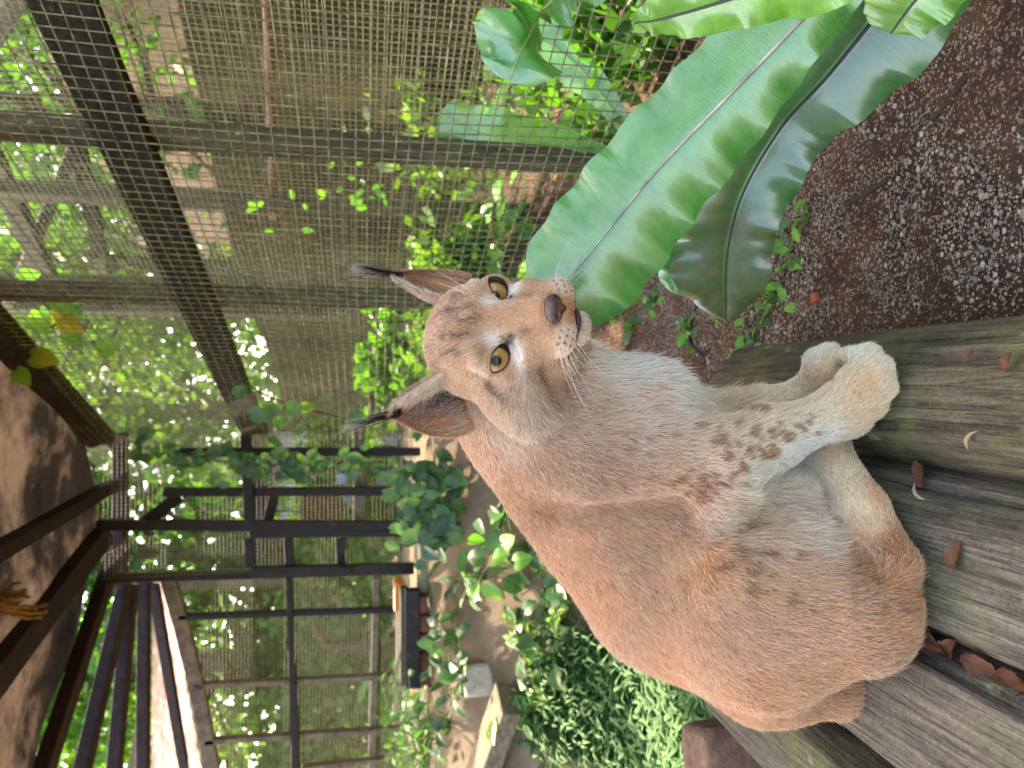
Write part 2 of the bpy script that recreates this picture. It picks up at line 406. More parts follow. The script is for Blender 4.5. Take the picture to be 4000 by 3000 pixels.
s1_, _ = wall_s(700, 555, .06); s2_, _ = wall_s(1100, 1175, .06)
for sp_, wd_ in ((s1_, .042), (s2_, .040), (.05, .05)):
    a = wall_pt(sp_, -.05, .075); b = wall_pt(sp_, 1.76, .075); bar('post', a, b, wd_, .05, M_post, mw, tuple(WN), .005)
sm = (wall_s(0, 1470)[0])
bar('rail', wall_pt(-.5, 1.20, .032), wall_pt(3.0, 1.13, .032), .012 + .02, .105, M_rail, mw, (0, 0, 1), .004)
bar('top_plate', wall_pt(-.5, 1.73, .03), wall_pt(3.08, 1.73, .03), .07, .085, M_rail, mw, (0, 0, 1), .004)
# second run of fence outside, finer net
of = empty('outer_fence', tuple(map(float, wall_pt(1.5, 0, .8)))); tag(of, 'fine wire net fence on thin posts standing outside behind the mesh wall', 'fence')
wire_net('wire_net', lambda s, z, o: wall_pt(s, z, .75 + o), -.3, 6.0, .0, 2.6, .021, .0013, M_wire2, of, .003, 2)
for X, Y in ((1300, 800), (760, 1120)):
    sp_, _ = wall_s(X, Y, .8); bar('post', wall_pt(sp_, -.05, .8), wall_pt(sp_, 2.7, .8), .06, .06, M_post, of, tuple(WN), .004)
M_rust = Mat('rust_pipe', rough=.8, spec=.3); _c = M_rust.coord('Object'); M_rust.color(M_rust.ramp(M_rust.noise(_c, 20, 5, .7), [(.3, lc(88, 60, 44)[:3]), (.7, lc(146, 106, 84)[:3])])); M_rust = M_rust.m
a = wall_pt(*[wall_s(1045, 0, .85)[0], wall_s(1045, 0, .85)[1]], .85); b = wall_pt(wall_s(1070, 850, .85)[0], wall_s(1070, 850, .85)[1], .85)
V, F = tube_geo([a + (a - b) * .6, a, b], .016, 10); link_mesh('rail_pipe', V, F, M_rust, of)
M_cloth = Mat('brown_shade_cloth', rough=.95, spec=.05); _c = M_cloth.coord('Object')
cc_ = M_cloth.ramp(M_cloth.noise(_c, 3.5, 5, .6), [(.3, lc(50, 43, 30)[:3]), (.5, lc(72, 63, 42)[:3]), (.7, lc(90, 84, 54)[:3])]); M_cloth.color(cc_); M_cloth.translucent(cc_, .35); M_cloth.bump(M_cloth.noise(_c, 200, 3), .3, .003); M_cloth = M_cloth.m
# shade screen beyond: sagging sheet between posts
def sheet(name, fn, n, m, mat, parent=None, smooth=True):
    V = [fn(i / (n - 1), j / (m - 1)) for i in range(n) for j in range(m)]
    F = [(i * m + j, (i + 1) * m + j, (i + 1) * m + j + 1, i * m + j + 1) for i in range(n - 1) for j in range(m - 1)]
    return link_mesh(name, V, F, mat, parent, smooth)
SD = 1.7
sc_ = empty('shade_screen', tuple(map(float, wall_pt(2, 0, SD)))); tag(sc_, 'brown shade cloth screen stretched outside behind the fences', 'screen')
ztop, zbot = wall_s(880, 800, SD)[1], wall_s(1760, 800, SD)[1]
sheet('cloth', lambda a, b: wall_pt(-.6 + 11.0 * a, zbot + (ztop - zbot) * b + .03 * math.sin(18 * a) * b, SD + .05 * math.sin(34 * a + 3 * b) * (1 - b) + .02 * math.sin(81 * a)), 170, 16, M_cloth, sc_)
for k in range(9): bar('post', wall_pt(-.4 + 1.3 * k, -.05, SD + .06), wall_pt(-.4 + 1.3 * k, ztop + .05, SD + .06), .05, .05, M_post, sc_, tuple(WN), .004)

# ---- back wall with the gate
YB = 3.22
def PB(x, y, dy=0.0): return Ppl(x, y, (0, YB + dy, 0), np.array([0, 1.0, 0]))
M_iron = Mat('dark_iron', rough=.7, spec=.3); _c = M_iron.coord('Object'); M_iron.color(M_iron.ramp(M_iron.noise(_c, 25, 5, .7), [(.35, lc(20, 18, 17)[:3]), (.6, lc(34, 30, 29)[:3]), (.75, lc(62, 47, 41)[:3])])); M_iron = M_iron.m
M_pale = Mat('pale_bar', rough=.7, spec=.3); _c = M_pale.coord('Object'); M_pale.color(M_pale.ramp(M_pale.noise(_c, 25, 5, .7), [(.35, lc(70, 64, 54)[:3]), (.65, lc(120, 106, 84)[:3])])); M_pale = M_pale.m
bw = empty('back_wall', (-.4, YB, .4)); tag(bw, 'dark iron framed wire back wall with vines, right of the gate', 'mesh wall')
def bbar(name, x0, y0, x1, y1, w, par, mat=None, dy=0.0, t=.04): return bar(name, PB(x0, y0, dy), PB(x1, y1, dy), w, t, mat or M_iron, par, (0, 1, 0), .003)
bbar('post', 380, 2050, 1700, 2055, .042, bw, dy=.0, t=.04)
bbar('post', 690, 1766, 1640, 1764, .035, bw); bbar('post', 640, 1922, 1640, 1918, .035, bw)
bbar('rail', 960, 1660, 975, 2040, .042, bw, dy=-.03); bbar('rail', 700, 1940, 560, 2045, .05, bw, dy=.05); bbar('rail', 1075, 1925, 1045, 2045, .04, bw, dy=.05)
bbar('rail', 1405, 1660, 1405, 2045, .05, bw, M_pale, dy=.04)
wire_net('wire_net', lambda s, z, o: np.array([s, YB + .045 + o, z]), PB(1200, 2052)[0], -.21, .38, 1.74, .017, .0011, M_wire2, bw, .002, 3)
gt = empty('gate', (-.7, YB, .4)); tag(gt, 'narrow dark iron gate with three mesh panes in the back wall', 'gate')
bbar('stile', 975, 2085, 1650, 2078, .032, gt); bbar('stile', 980, 2230, 1640, 2215, .036, gt, dy=.0)
bbar('post', 440, 2258, 1660, 2222, .036, gt, dy=.05, t=.035)
for X in (972, 1128, 1328, 1640): bbar('rail', X, 2105, X + 6, 2205, .036 if X != 1640 else .05, gt, dy=.012)
bbar('latch', 1310, 2222, 1370, 2228, .03, gt, dy=-.05)
wire_net('wire_net', lambda s, z, o: np.array([s, YB + .03 + o, z]), PB(1200, 2230)[0], PB(1200, 2075)[0], .42, 1.72, .015, .0011, M_wire2, gt, .001, 4)
lp = empty('side_panel', (-1.3, YB, .4)); tag(lp, 'wide wire panel with thin iron bars left of the gate, greenery behind', 'mesh panel')
for (x0, y0, x1, y1) in ((700, 2408, 1560, 2380), (760, 2678, 1560, 2638), (800, 2895, 1560, 2845), (1180, 3000, 1500, 2965)): bbar('bar', x0, y0, x1, y1, .022, lp, M_pale if y0 > 2500 else M_iron, dy=.1)
bbar('rail', 1130, 2255, 1142, 2660, .024, lp, dy=.08); bbar('rail', 1146, 2660, 1158, 3100, .032, lp, dy=.08); bbar('rail', 1470, 2255, 1450, 3100, .03, lp, M_pale, dy=.12)
bbar('roof_edge', 655, 2250, 705, 2420, .06, lp, M_pale, dy=.1); bbar('roof_edge', 705, 2420, 770, 2680, .06, lp, M_pale, dy=.1); bbar('roof_edge', 770, 2680, 850, 3120, .06, lp, M_pale, dy=.1)
wire_net('wire_net', lambda s, z, o: np.array([s, YB + .13 + o, z]), -1.95, PB(1200, 2240)[0], .40, 1.42, .015, .0011, M_wire2, lp, .002, 5)

# ---- roof: dirty netting over dark rafters
M_roof = Mat('roof_netting', rough=.95, spec=.05); _c = M_roof.coord('Object')
rc = M_roof.ramp(M_roof.noise(_c, 2.6, 7, .68), [(.36, lc(14, 12, 11)[:3]), (.5, lc(34, 29, 25)[:3]), (.64, lc(96, 80, 66)[:3])]); M_roof.color(rc); M_roof.translucent(rc, .22)
wv = M_roof.n.new('ShaderNodeTexWave'); wv.inputs['Scale'].default_value = 60; wv.inputs['Distortion'].default_value = 1.0; M_roof.l.new(_c, wv.inputs['Vector'])
M_roof.bump(M_roof.math('ADD', wv.outputs['Fac'], M_roof.noise(_c, 30, 5)), .6, .006); M_roof = M_roof.m
M_beam = Mat('dark_beam', rough=.8, spec=.25); _c = M_beam.coord('Object'); M_beam.color(M_beam.ramp(M_beam.noise(_c, 18, 5, .7), [(.35, lc(26, 19, 18)[:3]), (.65, lc(50, 36, 34)[:3])])); M_beam = M_beam.m
ZR = 1.76
rf = empty('roof', (0, 2.5, ZR)); tag(rf, 'low roof of stained brown netting over dark rafters', 'roof')
A0 = Pz(430, 2170, ZR); A1 = Pz(190, 2950, ZR)
def roof_fn(a, b):
    # a runs front to back, b from the left edge (rafter line) to the mesh wall
    y = 1.30 + (YB + .05 - 1.30) * a
    xl = A0[0] + (A1[0] - A0[0]) * (A0[1] - y) / (A0[1] - A1[1]) if y > A1[1] - .6 else A0[0] + (A1[0] - A0[0]) * (A0[1] - (A1[1] - .6)) / (A0[1] - A1[1])
    xr = (WDIST - y * WN[1]) / WN[0] + .12
    x = xl + (xr - xl) * b
    return np.array([x, y, ZR + .03 + .025 * math.sin(9 * x + 2 * y) * math.sin(5 * y) - .03 * math.sin(math.pi * b)])
sheet('netting', roof_fn, 50, 40, M_roof, rf)
def raft(x0, y0, x1, y1, w, ext=0.0, mat=None, dz=0.0, t=.05):
    a, b = Pz(x0, y0, ZR - .03 + dz), Pz(x1, y1, ZR - .03 + dz); bar('rafter', a, b + (b - a) * ext, w, t, mat or M_beam, rf, (0, 0, 1), .004)
raft(440, 1894, 0, 2150, .05, .25); raft(412, 2080, 0, 2622, .10, .2, dz=.004)
raft(440, 2181, 195, 2939, .075, .3, dz=-.006); raft(492, 2273, 338, 2939, .075, .35, dz=.008); raft(512, 2284, 451, 2960, .075, .35); raft(563, 2270, 558, 2990, .06, .3, dz=-.004)
raft(600, 2290, 720, 3000, .05, .1, dz=-.010)
raft(470, 1690, 470, 2290, .07, 0, dz=-.002)
bar('rafter', Pz(575, 2600, ZR + .5), Pz(500, 3100, ZR + .4), .03, .03, M_pale, rf, (0, 0, 1))
M_rope = Mat('tan_rope', rough=.9, spec=.1); M_rope.color(lc(128, 98, 54)); M_rope = M_rope.m
M_rope2 = M_rope
rp = empty('rope', tuple(map(float, Pz(60, 2370, ZR - .05)))); tag(rp, 'frayed tan rope ends tied under the stained roof netting', 'rope')
for (a, b, c_) in (((0, 2325), (50, 2318), (105, 2305)), ((0, 2372), (70, 2388), (152, 2385)), ((-30, 2350), (20, 2360), (90, 2360))):
    pts_ = spline([Pz(a[0], a[1], ZR - .02), Pz(b[0], b[1], ZR - .06), Pz(c_[0], c_[1], ZR - .07)], 10)
    for k_ in range(5):
        q_ = pts_ + np.outer(np.linspace(.3, 1.6, 10), rng.normal(0, .009, 3)) + rng.normal(0, .002, (10, 3)); V, F = tube_geo(q_, .0055, 6); link_mesh('strand', V, F, M_rope, rp)
# ================================================================== the lynx
def sd_cap(p, a, b, ra, rb):
    a = np.asarray(a, float); b = np.asarray(b, float)
    ab = b - a; t = np.clip(((p - a) @ ab) / (ab @ ab), 0, 1)
    return np.linalg.norm(p - (a + t[:, None] * ab), axis=1) - (ra + (rb - ra) * t)
def sd_ell(p, c, r, M=None):
    q = p - np.asarray(c, float)
    if M is not None: q = q @ M           # columns of M are the ellipsoid axes
    r = np.asarray(r, float)
    k0 = np.linalg.norm(q / r, axis=1); k1 = np.linalg.norm(q / (r * r), axis=1) + 1e-9
    return k0 * (k0 - 1.0) / k1
def smin(a, b, k):
    h = np.clip(0.5 + 0.5 * (b - a) / k, 0, 1)
    return b + (a - b) * h - k * h * (1 - h)
def surface_nets(f, lo, hi, h):
    lo = np.asarray(lo, float); hi = np.asarray(hi, float)
    n = np.ceil((hi - lo) / h).astype(int) + 1
    ax = [lo[i] + h * np.arange(n[i]) for i in range(3)]
    G = np.empty(tuple(n))
    for i, xv in enumerate(ax[0]):
        yy, zz = np.meshgrid(ax[1], ax[2], indexing='ij')
        G[i] = f(np.column_stack([np.full(yy.size, xv), yy.ravel(), zz.ravel()])).reshape(yy.shape)
    S = np.zeros(tuple(n - 1) + (3,)); C = np.zeros(tuple(n - 1))
    corners = [(i, j, k) for i in (0, 1) for j in (0, 1) for k in (0, 1)]
    def sub(c): return G[c[0]:n[0] - 1 + c[0], c[1]:n[1] - 1 + c[1], c[2]:n[2] - 1 + c[2]]
    for c in corners:
        for axn in range(3):
            if c[axn] == 0:
                d = list(c); d[axn] = 1
                A = sub(c); B = sub(d); m = (A < 0) != (B < 0)
                t = np.where(m, A / np.where(m, A - B, 1), 0)
                for q in range(3):
                    S[..., q] += np.where(m, c[q] + (t if q == axn else 0), 0)
                C += m
    act = C > 0; idx = -np.ones(C.shape, int); idx[act] = np.arange(act.sum())
    cells = np.argwhere(act)
    V = lo + h * (cells + S[act] / C[act][:, None])
    F = []
    for axn in range(3):
        o1, o2 = [(1, 2), (2, 0), (0, 1)][axn]
        sl0 = [slice(0, n[q] - 1) if q == axn else slice(1, n[q] - 1) for q in range(3)]
        sl1 = list(sl0); sl1[axn] = slice(1, n[axn])
        A = G[tuple(sl0)]; B = G[tuple(sl1)]
        for flip, m in ((False, (A < 0) & (B >= 0)), (True, (A >= 0) & (B < 0))):
            e = np.argwhere(m)
            for q in range(3):
                if q != axn: e[:, q] += 1
            def cell(d1, d2):
                c = e.copy(); c[:, o1] -= d1; c[:, o2] -= d2; return idx[c[:, 0], c[:, 1], c[:, 2]]
            quad = np.column_stack([cell(1, 1), cell(0, 1), cell(0, 0), cell(1, 0)])
            F.append(quad[:, ::-1] if flip else quad)
    return V, np.vstack(F)

# ---- head frame: origin between the eyes, R towards photo-right, F out of the face, U up (centimetres)
_yaw = math.radians(14.5); _hp = math.radians(2.0); _hr = math.radians(-1.0)
_Ff = np.array([math.sin(_yaw) * math.cos(_hp), -math.cos(_yaw) * math.cos(_hp), math.sin(_hp)])
_Rr = nrm(np.cross(_Ff, (0, 0, 1.0))) * -1.0
_Uu = nrm(np.cross(_Ff, _Rr)) * 1.0
if _Uu[2] < 0: _Uu = -_Uu
_Rr, _Uu = _Rr * math.cos(_hr) + _Uu * math.sin(_hr), _Uu * math.cos(_hr) - _Rr * math.sin(_hr)
HM = np.column_stack([_Rr, _Ff, _Uu])          # world = HO + HM @ local/100
HO = P(1942, 1268, 0.745)
def H(r, f, u): return HO + HM @ (np.array([r, f, u], float) / 100.0)
def toH(p): return (p - HO) @ HM * 100.0

# ---- body (metres)
PR = []      # (function, blend)
def cap(a, b, ra, rb, k=0.03): PR.append((lambda p, a=a, b=b: sd_cap(p, a, b, ra, rb), k))
def ell(c, r, M=None, k=0.03): PR.append((lambda p, c=c: sd_ell(p, c, r, M), k))
FUR = 0.007
pelvis = P(2950, 2560, 0.90); thigh = P(2960, 2400, 0.815); hlow = P(3320, 2390, 0.755)
cap(P(2980, 2530, .90), P(2620, 2260, .91), .088, .110)
cap(P(2620, 2260, .91), P(2390, 1990, .91), .108, .099)
cap(P(2390, 1990, .91), P(2250, 1780, .88), .099, .090, .035)
cap(P(2220, 1780, .885), P(2060, 1590, .875), .094, .084, .04)
cap(P(2060, 1590, .875), P(1930, 1460, .87), .082, .062, .04)
cap(P(2230, 1570, .855), P(2500, 1660, .86), .064, .070, .04)
cap(P(2500, 1660, .855), P(2720, 1770, .86), .066, .045, .035)
cap(P(2720, 1900, .88), P(3050, 2080, .86), .085, .075, .05)      # belly
cap(P(2950, 1900, .88), P(3200, 2060, .86), .05, .045, .04)
cap(P(3020, 2570, .89), P(3270, 2650, .86), .075, .045, .03)      # rump
cap(P(3270, 2680, .86), P(3390, 2660, .835), .036, .028, .015)    # stub tail
cap(thigh, hlow, .098, .066, .04)
cap(P(2960, 2420, .83), P(2850, 2190, .795), .085, .055, .04)     # thigh to knee
cap(P(2850, 2190, .795), P(3380, 2260, .765), .050, .045, .03)    # lower hind leg
cap(P(3020, 2430, 1.02), P(3240, 2400, 1.0), .085, .06, .04)      # far haunch
_toe = Pz(3235, 1775, LOGTOP + .028); _mid = Pz(3370, 1980, LOGTOP + .030); _heel = Pz(3490, 2185, LOGTOP + .030)
cap(_heel, _mid, .026, .027, .02); cap(_mid, _toe, .027, .029, .015)
for q in ((3215, 1745), (3262, 1728), (3195, 1785)):
    ell(Pz(q[0], q[1], LOGTOP + .022), (.019, .019, .019), None, .012)
sh = P(2330, 1820, .825); elb = P(2800, 1835, .79)
cap(sh, elb, .070, .046, .035)
_w = Pz(3300, 1600, LOGTOP + .034)
cap(elb, P(3000, 1715, .80), .044, .035, .03); cap(P(3000, 1715, .80), _w, .035, .029, .02)
_pc = Pz(3350, 1520, LOGTOP + .030)
cap(_w, _pc, .031, .031, .02)
for x, y, r in ((3325, 1412, .020), (3382, 1403, .021), (3425, 1447, .021), (3434, 1512, .021), (3395, 1572, .022)):
    ell(Pz(x, y, LOGTOP + .021), (r, r, r), None, .008)
cap(P(2640, 1680, .89), P(2960, 1625, .89), .045, .034, .03)      # far foreleg
_w2 = Pz(3165, 1545, LOGTOP + .03)
cap(P(2960, 1625, .89), _w2, .034, .026, .02)
cap(_w2, Pz(3220, 1455, LOGTOP + .028), .026, .028, .015)
for x, y in ((3190, 1412), (3243, 1393), (3282, 1420)):
    ell(Pz(x, y, LOGTOP + .02), (.02, .02, .02), None, .013)
def body_sdf(p):
    d = None
    for f, k in PR:
        v = f(p); d = v if d is None else smin(d, v, k)
    d = d + FUR * 0.75
    # folds of skin: behind the shoulder, across the neck, in front of the thigh
    for a, b, w, dep in FOLDS:
        q = sd_cap(p, a, b, 0.0, 0.0); d = d + dep * np.exp(-(q / w) ** 2)
    return np.maximum(d, (LOGTOP + 0.004) - p[:, 2])
FOLDS = [(P(2080, 2010, .80), P(2640, 1960, .78), .020, .019), (P(1950, 1800, .75), P(2160, 1770, .74), .012, .005),
         (P(2690, 2230, .77), P(2960, 2040, .77), .018, .009), (P(3250, 2120, .74), P(3420, 2250, .71), .016, .010),
         (Pz(3475, 1465, LOGTOP + .03), Pz(3390, 1475, LOGTOP + .058), .008, .009), (Pz(3365, 1370, LOGTOP + .03), Pz(3350, 1450, LOGTOP + .058), .007, .007), (Pz(3460, 1545, LOGTOP + .03), Pz(3380, 1520, LOGTOP + .056), .007, .006), (Pz(3300, 1380, LOGTOP + .01), Pz(3300, 1520, LOGTOP + .04), .010, .010),
         (P(2820, 1925, .78), P(3050, 1870, .78), .015, .006)]

# ---- head (centimetres, mirrored)
EYR = 1.75; EC = np.array([3.45, -.62, 0.0]); SOCK = math.radians(12)
def almond(q):
    """q: mirrored head coordinates -> 1 on the lid margin, <1 in the opening; the long axis slants down to the nose"""
    v = q - EC; x = v[:, 0] * math.cos(SOCK) - v[:, 1] * math.sin(SOCK); y = v[:, 0] * math.sin(SOCK) + v[:, 1] * math.cos(SOCK); z = v[:, 2]
    az = np.degrees(np.arctan2(x, y)); el = np.degrees(np.arctan2(z, np.hypot(x, y)))
    sl = math.radians(21); a = az * math.cos(sl) + el * math.sin(sl); e = -az * math.sin(sl) + el * math.cos(sl)
    w = np.where(a < 0, 62.0, 56.0); u = np.clip(np.abs(a) / w, 0, 1.5)
    hh = np.where(e > 0, 23.0, 30.0) * (1 - .55 * np.minimum(u, 1.3) ** 2.2)
    return np.sqrt((a / w) ** 2 + (e / np.maximum(hh, 4)) ** 2)
def almond_pt(t):
    """direction (mirrored head frame) on the lid margin at angle t"""
    lo_, hi_ = 1.0, 75.0
    for _ in range(24):
        m_ = (lo_ + hi_) / 2; d_ = almond_dir(m_ * math.cos(t), m_ * math.sin(t))
        if almond((EC + d_)[None])[0] < 1: lo_ = m_
        else: hi_ = m_
    return lo_
def almond_dir(az, el):
    az, el = math.radians(az), math.radians(el)
    x, y, z = math.sin(az) * math.cos(el), math.cos(az) * math.cos(el), math.sin(el)
    return np.array([x * math.cos(SOCK) + y * math.sin(SOCK), -x * math.sin(SOCK) + y * math.cos(SOCK), z])
def head_sdf(p):
    q = toH(p); far = q[:, 0] > 0; q = q.copy(); q[:, 0] = np.abs(q[:, 0])
    qf = q.copy(); qf[:, 1] += np.where(far, 3.4, 0); qf[:, 0] += np.where(far, 2.4, -.8)     # the cheek turned away lies flatter
    E = lambda c, r, M=None, k=None: sd_ell(q if k is None else k, c, r, M)
    d = E((0, -6.0, 1.4), (6.2, 6.6, 5.6))
    d = smin(d, E((0, -2.0, 2.6), (4.6, 3.6, 3.4)), 1.5)
    d = smin(d, sd_cap(q, (0, -.3, 1.8), (0, 3.5, -3.7), 2.3, 1.85), 1.2)
    d = smin(d, E((2.2, .9, -3.4), (2.4, 2.4, 2.6)), 1.4)
    d = smin(d, E((0, 1.6, -4.8), (3.4, 3.0, 2.9)), 1.4)
    d = smin(d, E((1.95, 2.9, -5.85), (2.15, 1.9, 1.65)), 1.2)
    d = smin(d, E((0, 4.2, -5.2), (1.4, 1.2, 1.2)), .8)
    d = smin(d, E((4.0, -2.5, -2.4), (2.6, 3.0, 2.7), None, qf), 1.8)
    d = smin(d, E((3.0, .0, 2.1), (1.8, 1.5, 1.1)), 1.0)
    d = smin(d, E((0, -2.6, -6.0), (4.4, 4.6, 2.8), None, qf), 1.5)
    d = smin(d, E((5.7, -5.4, -3.4), (3.3, 3.4, 4.6), None, qf), 2.2)
    d = smin(d, E((0, -7.0, -5.5), (5.5, 4.5, 5.0), None, qf), 2.0)
    d = smin(d, sd_ell(np.column_stack([toH(p)[:, 0], q[:, 1:]]), (-.75, 1.6, -8.05), (1.75, 1.9, 1.05)), .45)
    # lids stretched over the eyeball, open along an almond
    d = smin(d, np.linalg.norm(q - EC, axis=1) - 2.15, .7)
    op = (almond(q) - 1.0) * .9
    op = np.where((np.linalg.norm(q - EC, axis=1) < 3.2) & (q[:, 1] > -1.5), op, 1.0)
    d = np.maximum(d, np.minimum(-op, 2.0 - np.linalg.norm(q - EC, axis=1) * 0))
    return (d + 0.25) / 100.0
def all_sdf(p): return np.minimum(body_sdf(p), head_sdf(p))
print('lynx surfaces')
bV, bF = surface_nets(body_sdf, (-.52, .50, LOGTOP - .02), (.24, 1.22, .70), .0062)
hv = np.array([H(r, f, u) for r in (-11, 11) for f in (-13, 9) for u in (-12, 10)])
hV, hF = surface_nets(head_sdf, hv.min(0), hv.max(0), .0021)

# ---- ears: cupped shells, mirrored
def ear_shell(sgn):
    """-> verts, faces (inside then outside), per-vertex inside flag; the opening looks sideways and forward"""
    O = nrm(np.array([sgn * .74, .66, .10])); base = np.array([sgn * 5.3, -6.0, 2.9]); tip = np.array([sgn * 7.9, -6.5, 10.5])
    ax = nrm(tip - base); W = nrm(np.cross(ax, O)) * sgn; O = nrm(np.cross(W, ax)) * sgn
    if np.dot(O, (sgn * .74, .66, 0)) < 0: O = -O
    REAR = W if np.dot(W, (sgn, -1, 0)) > 0 else -W
    ns, nt = 18, 15; V = []; ins = []
    for layer in (0, 1):
        for i in range(ns):
            s = i / (ns - 1); c = base + (tip - base) * s - O * 0.9 * math.sin(math.pi * s) * .4 + REAR * (.75 * math.sin(math.pi * min(1, s * 1.15)) * (s < .87) + .35 * (1 - s))
            hw = 4.3 * (1 - s ** 2.1) ** .85 + .15
            depth = 2.3 * (1 - s) ** .8 + .1
            for j in range(nt):
                t = -1 + 2 * j / (nt - 1)
                v = c + W * hw * math.sin(t * math.pi / 2 * .98) * 1.0 - O * depth * (math.cos(t * math.pi / 2) - .35)
                if layer: v = v - O * (.28 * (1 - t * t) + .02) - ax * 0
                V.append(H(*v)); ins.append(layer == 0)
    F = []
    n1 = ns * nt
    for i in range(ns - 1):
        for j in range(nt - 1):
            a = i * nt + j; q = (a, a + 1, a + nt + 1, a + nt)
            F.append(q); F.append(tuple(x + n1 for x in q[::-1]))
        for j in (0, nt - 1):
            a = i * nt + j; F.append((a, a + nt, a + nt + n1, a + n1))
    for j in range(nt - 1):
        a = (ns - 1) * nt + j; F.append((a, a + 1, a + 1 + n1, a + n1))
    return np.array(V), F, np.array(ins), (base, tip, ax, W, O)
ears = {-1: ear_shell(-1), 1: ear_shell(1)}

# ---- coat colour, from the photograph's surface colours around the body
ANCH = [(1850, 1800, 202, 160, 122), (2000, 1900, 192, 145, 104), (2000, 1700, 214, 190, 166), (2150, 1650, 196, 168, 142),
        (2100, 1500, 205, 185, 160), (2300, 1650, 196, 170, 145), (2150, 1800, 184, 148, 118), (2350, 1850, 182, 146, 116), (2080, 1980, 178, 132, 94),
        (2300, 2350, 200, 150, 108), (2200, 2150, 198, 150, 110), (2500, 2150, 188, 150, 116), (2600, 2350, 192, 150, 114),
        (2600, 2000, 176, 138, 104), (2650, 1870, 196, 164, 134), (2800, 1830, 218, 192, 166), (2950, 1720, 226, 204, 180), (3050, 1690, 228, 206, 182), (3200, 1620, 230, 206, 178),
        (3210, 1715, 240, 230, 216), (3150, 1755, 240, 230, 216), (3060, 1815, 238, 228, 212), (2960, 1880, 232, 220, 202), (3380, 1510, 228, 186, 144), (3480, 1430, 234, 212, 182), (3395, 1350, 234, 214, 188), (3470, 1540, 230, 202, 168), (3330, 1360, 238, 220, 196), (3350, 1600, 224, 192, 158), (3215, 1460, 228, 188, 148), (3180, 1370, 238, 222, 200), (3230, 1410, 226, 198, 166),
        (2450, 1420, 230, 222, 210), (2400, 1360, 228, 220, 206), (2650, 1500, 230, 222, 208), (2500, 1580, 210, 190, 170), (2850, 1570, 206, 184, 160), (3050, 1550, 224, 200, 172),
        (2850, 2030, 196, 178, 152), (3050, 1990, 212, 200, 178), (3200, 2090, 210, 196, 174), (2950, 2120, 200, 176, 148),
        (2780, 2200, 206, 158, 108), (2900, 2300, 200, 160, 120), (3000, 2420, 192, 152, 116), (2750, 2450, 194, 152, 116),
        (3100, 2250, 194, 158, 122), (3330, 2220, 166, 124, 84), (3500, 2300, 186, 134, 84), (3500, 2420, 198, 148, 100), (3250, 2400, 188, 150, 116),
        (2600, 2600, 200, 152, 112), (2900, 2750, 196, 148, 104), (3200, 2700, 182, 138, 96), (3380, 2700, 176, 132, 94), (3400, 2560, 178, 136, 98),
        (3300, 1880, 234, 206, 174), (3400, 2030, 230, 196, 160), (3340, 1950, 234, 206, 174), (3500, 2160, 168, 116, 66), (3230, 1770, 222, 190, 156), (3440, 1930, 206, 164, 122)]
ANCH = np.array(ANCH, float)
def proj(p):
    q = p - CAM; D = q @ FWD
    return 2000 - (q @ UPV) / D * FPX, 1500 - (q @ RGT) / D * FPX
SP = []   # coat spots: px, py, long radius, short radius, angle
_r = random.Random(3)
for (x0, y0, x1, y1, wd, n, s0, s1) in ((2680, 1700, 3010, 1600, 40, 12, 11, 20), (2680, 1860, 3050, 1700, 62, 36, 13, 26), (2950, 1790, 3160, 1650, 40, 18, 10, 17), (2560, 1900, 2800, 1900, 40, 11, 14, 24),
        (2330, 1640, 2620, 1770, 70, 14, 10, 16), (2760, 2080, 3000, 2240, 60, 15, 20, 36), (2900, 2020, 3080, 2150, 50, 6, 12, 20), (2800, 2330, 3100, 2350, 50, 9, 16, 26), (3420, 2250, 3480, 2420, 40, 6, 18, 28)):
    for _ in range(n):
        t = _r.random(); SP.append((x0 + (x1 - x0) * t + _r.gauss(0, wd), y0 + (y1 - y0) * t + _r.gauss(0, wd * .75), _r.uniform(s0, s1) * 1.05, _r.uniform(.45, .8), _r.uniform(-.4, .9)))
def blob(x, y, cx, cy, rx, ry): return np.exp(-(((x - cx) / rx) ** 2 + ((y - cy) / ry) ** 2))
def wob(p, f, ph=0.0):
    return (np.sin(p[:, 0] * f + 1.7 * np.sin(p[:, 1] * f * .7 + ph)) + np.sin(p[:, 1] * f * 1.13 + 1.3 * np.sin(p[:, 2] * f * .8 + ph)) + np.sin(p[:, 2] * f * .93 + 1.9 * np.sin(p[:, 0] * f * .6 + ph))) / 3
def mixc(c, col, w): return c + (lin(col) - c) * np.clip(w, 0, 1)[:, None]
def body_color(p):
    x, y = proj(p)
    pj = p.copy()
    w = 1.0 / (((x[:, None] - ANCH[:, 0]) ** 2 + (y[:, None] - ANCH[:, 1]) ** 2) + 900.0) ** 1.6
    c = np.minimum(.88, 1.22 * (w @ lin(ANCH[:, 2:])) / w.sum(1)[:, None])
    xx = x + 14 * wob(p, 95); yy = y + 14 * wob(p, 95, 2.0)
    for sx, sy, r, e, a in SP:
        dx, dy = xx - sx, yy - sy; u = dx * math.cos(a) + dy * math.sin(a); v = -dx * math.sin(a) + dy * math.cos(a)
        c = mixc(c, (166, 114, 68), .78 * smoothstep(1.25, .7, np.sqrt((u / r) ** 2 + (v / (r * e)) ** 2)))
    return c
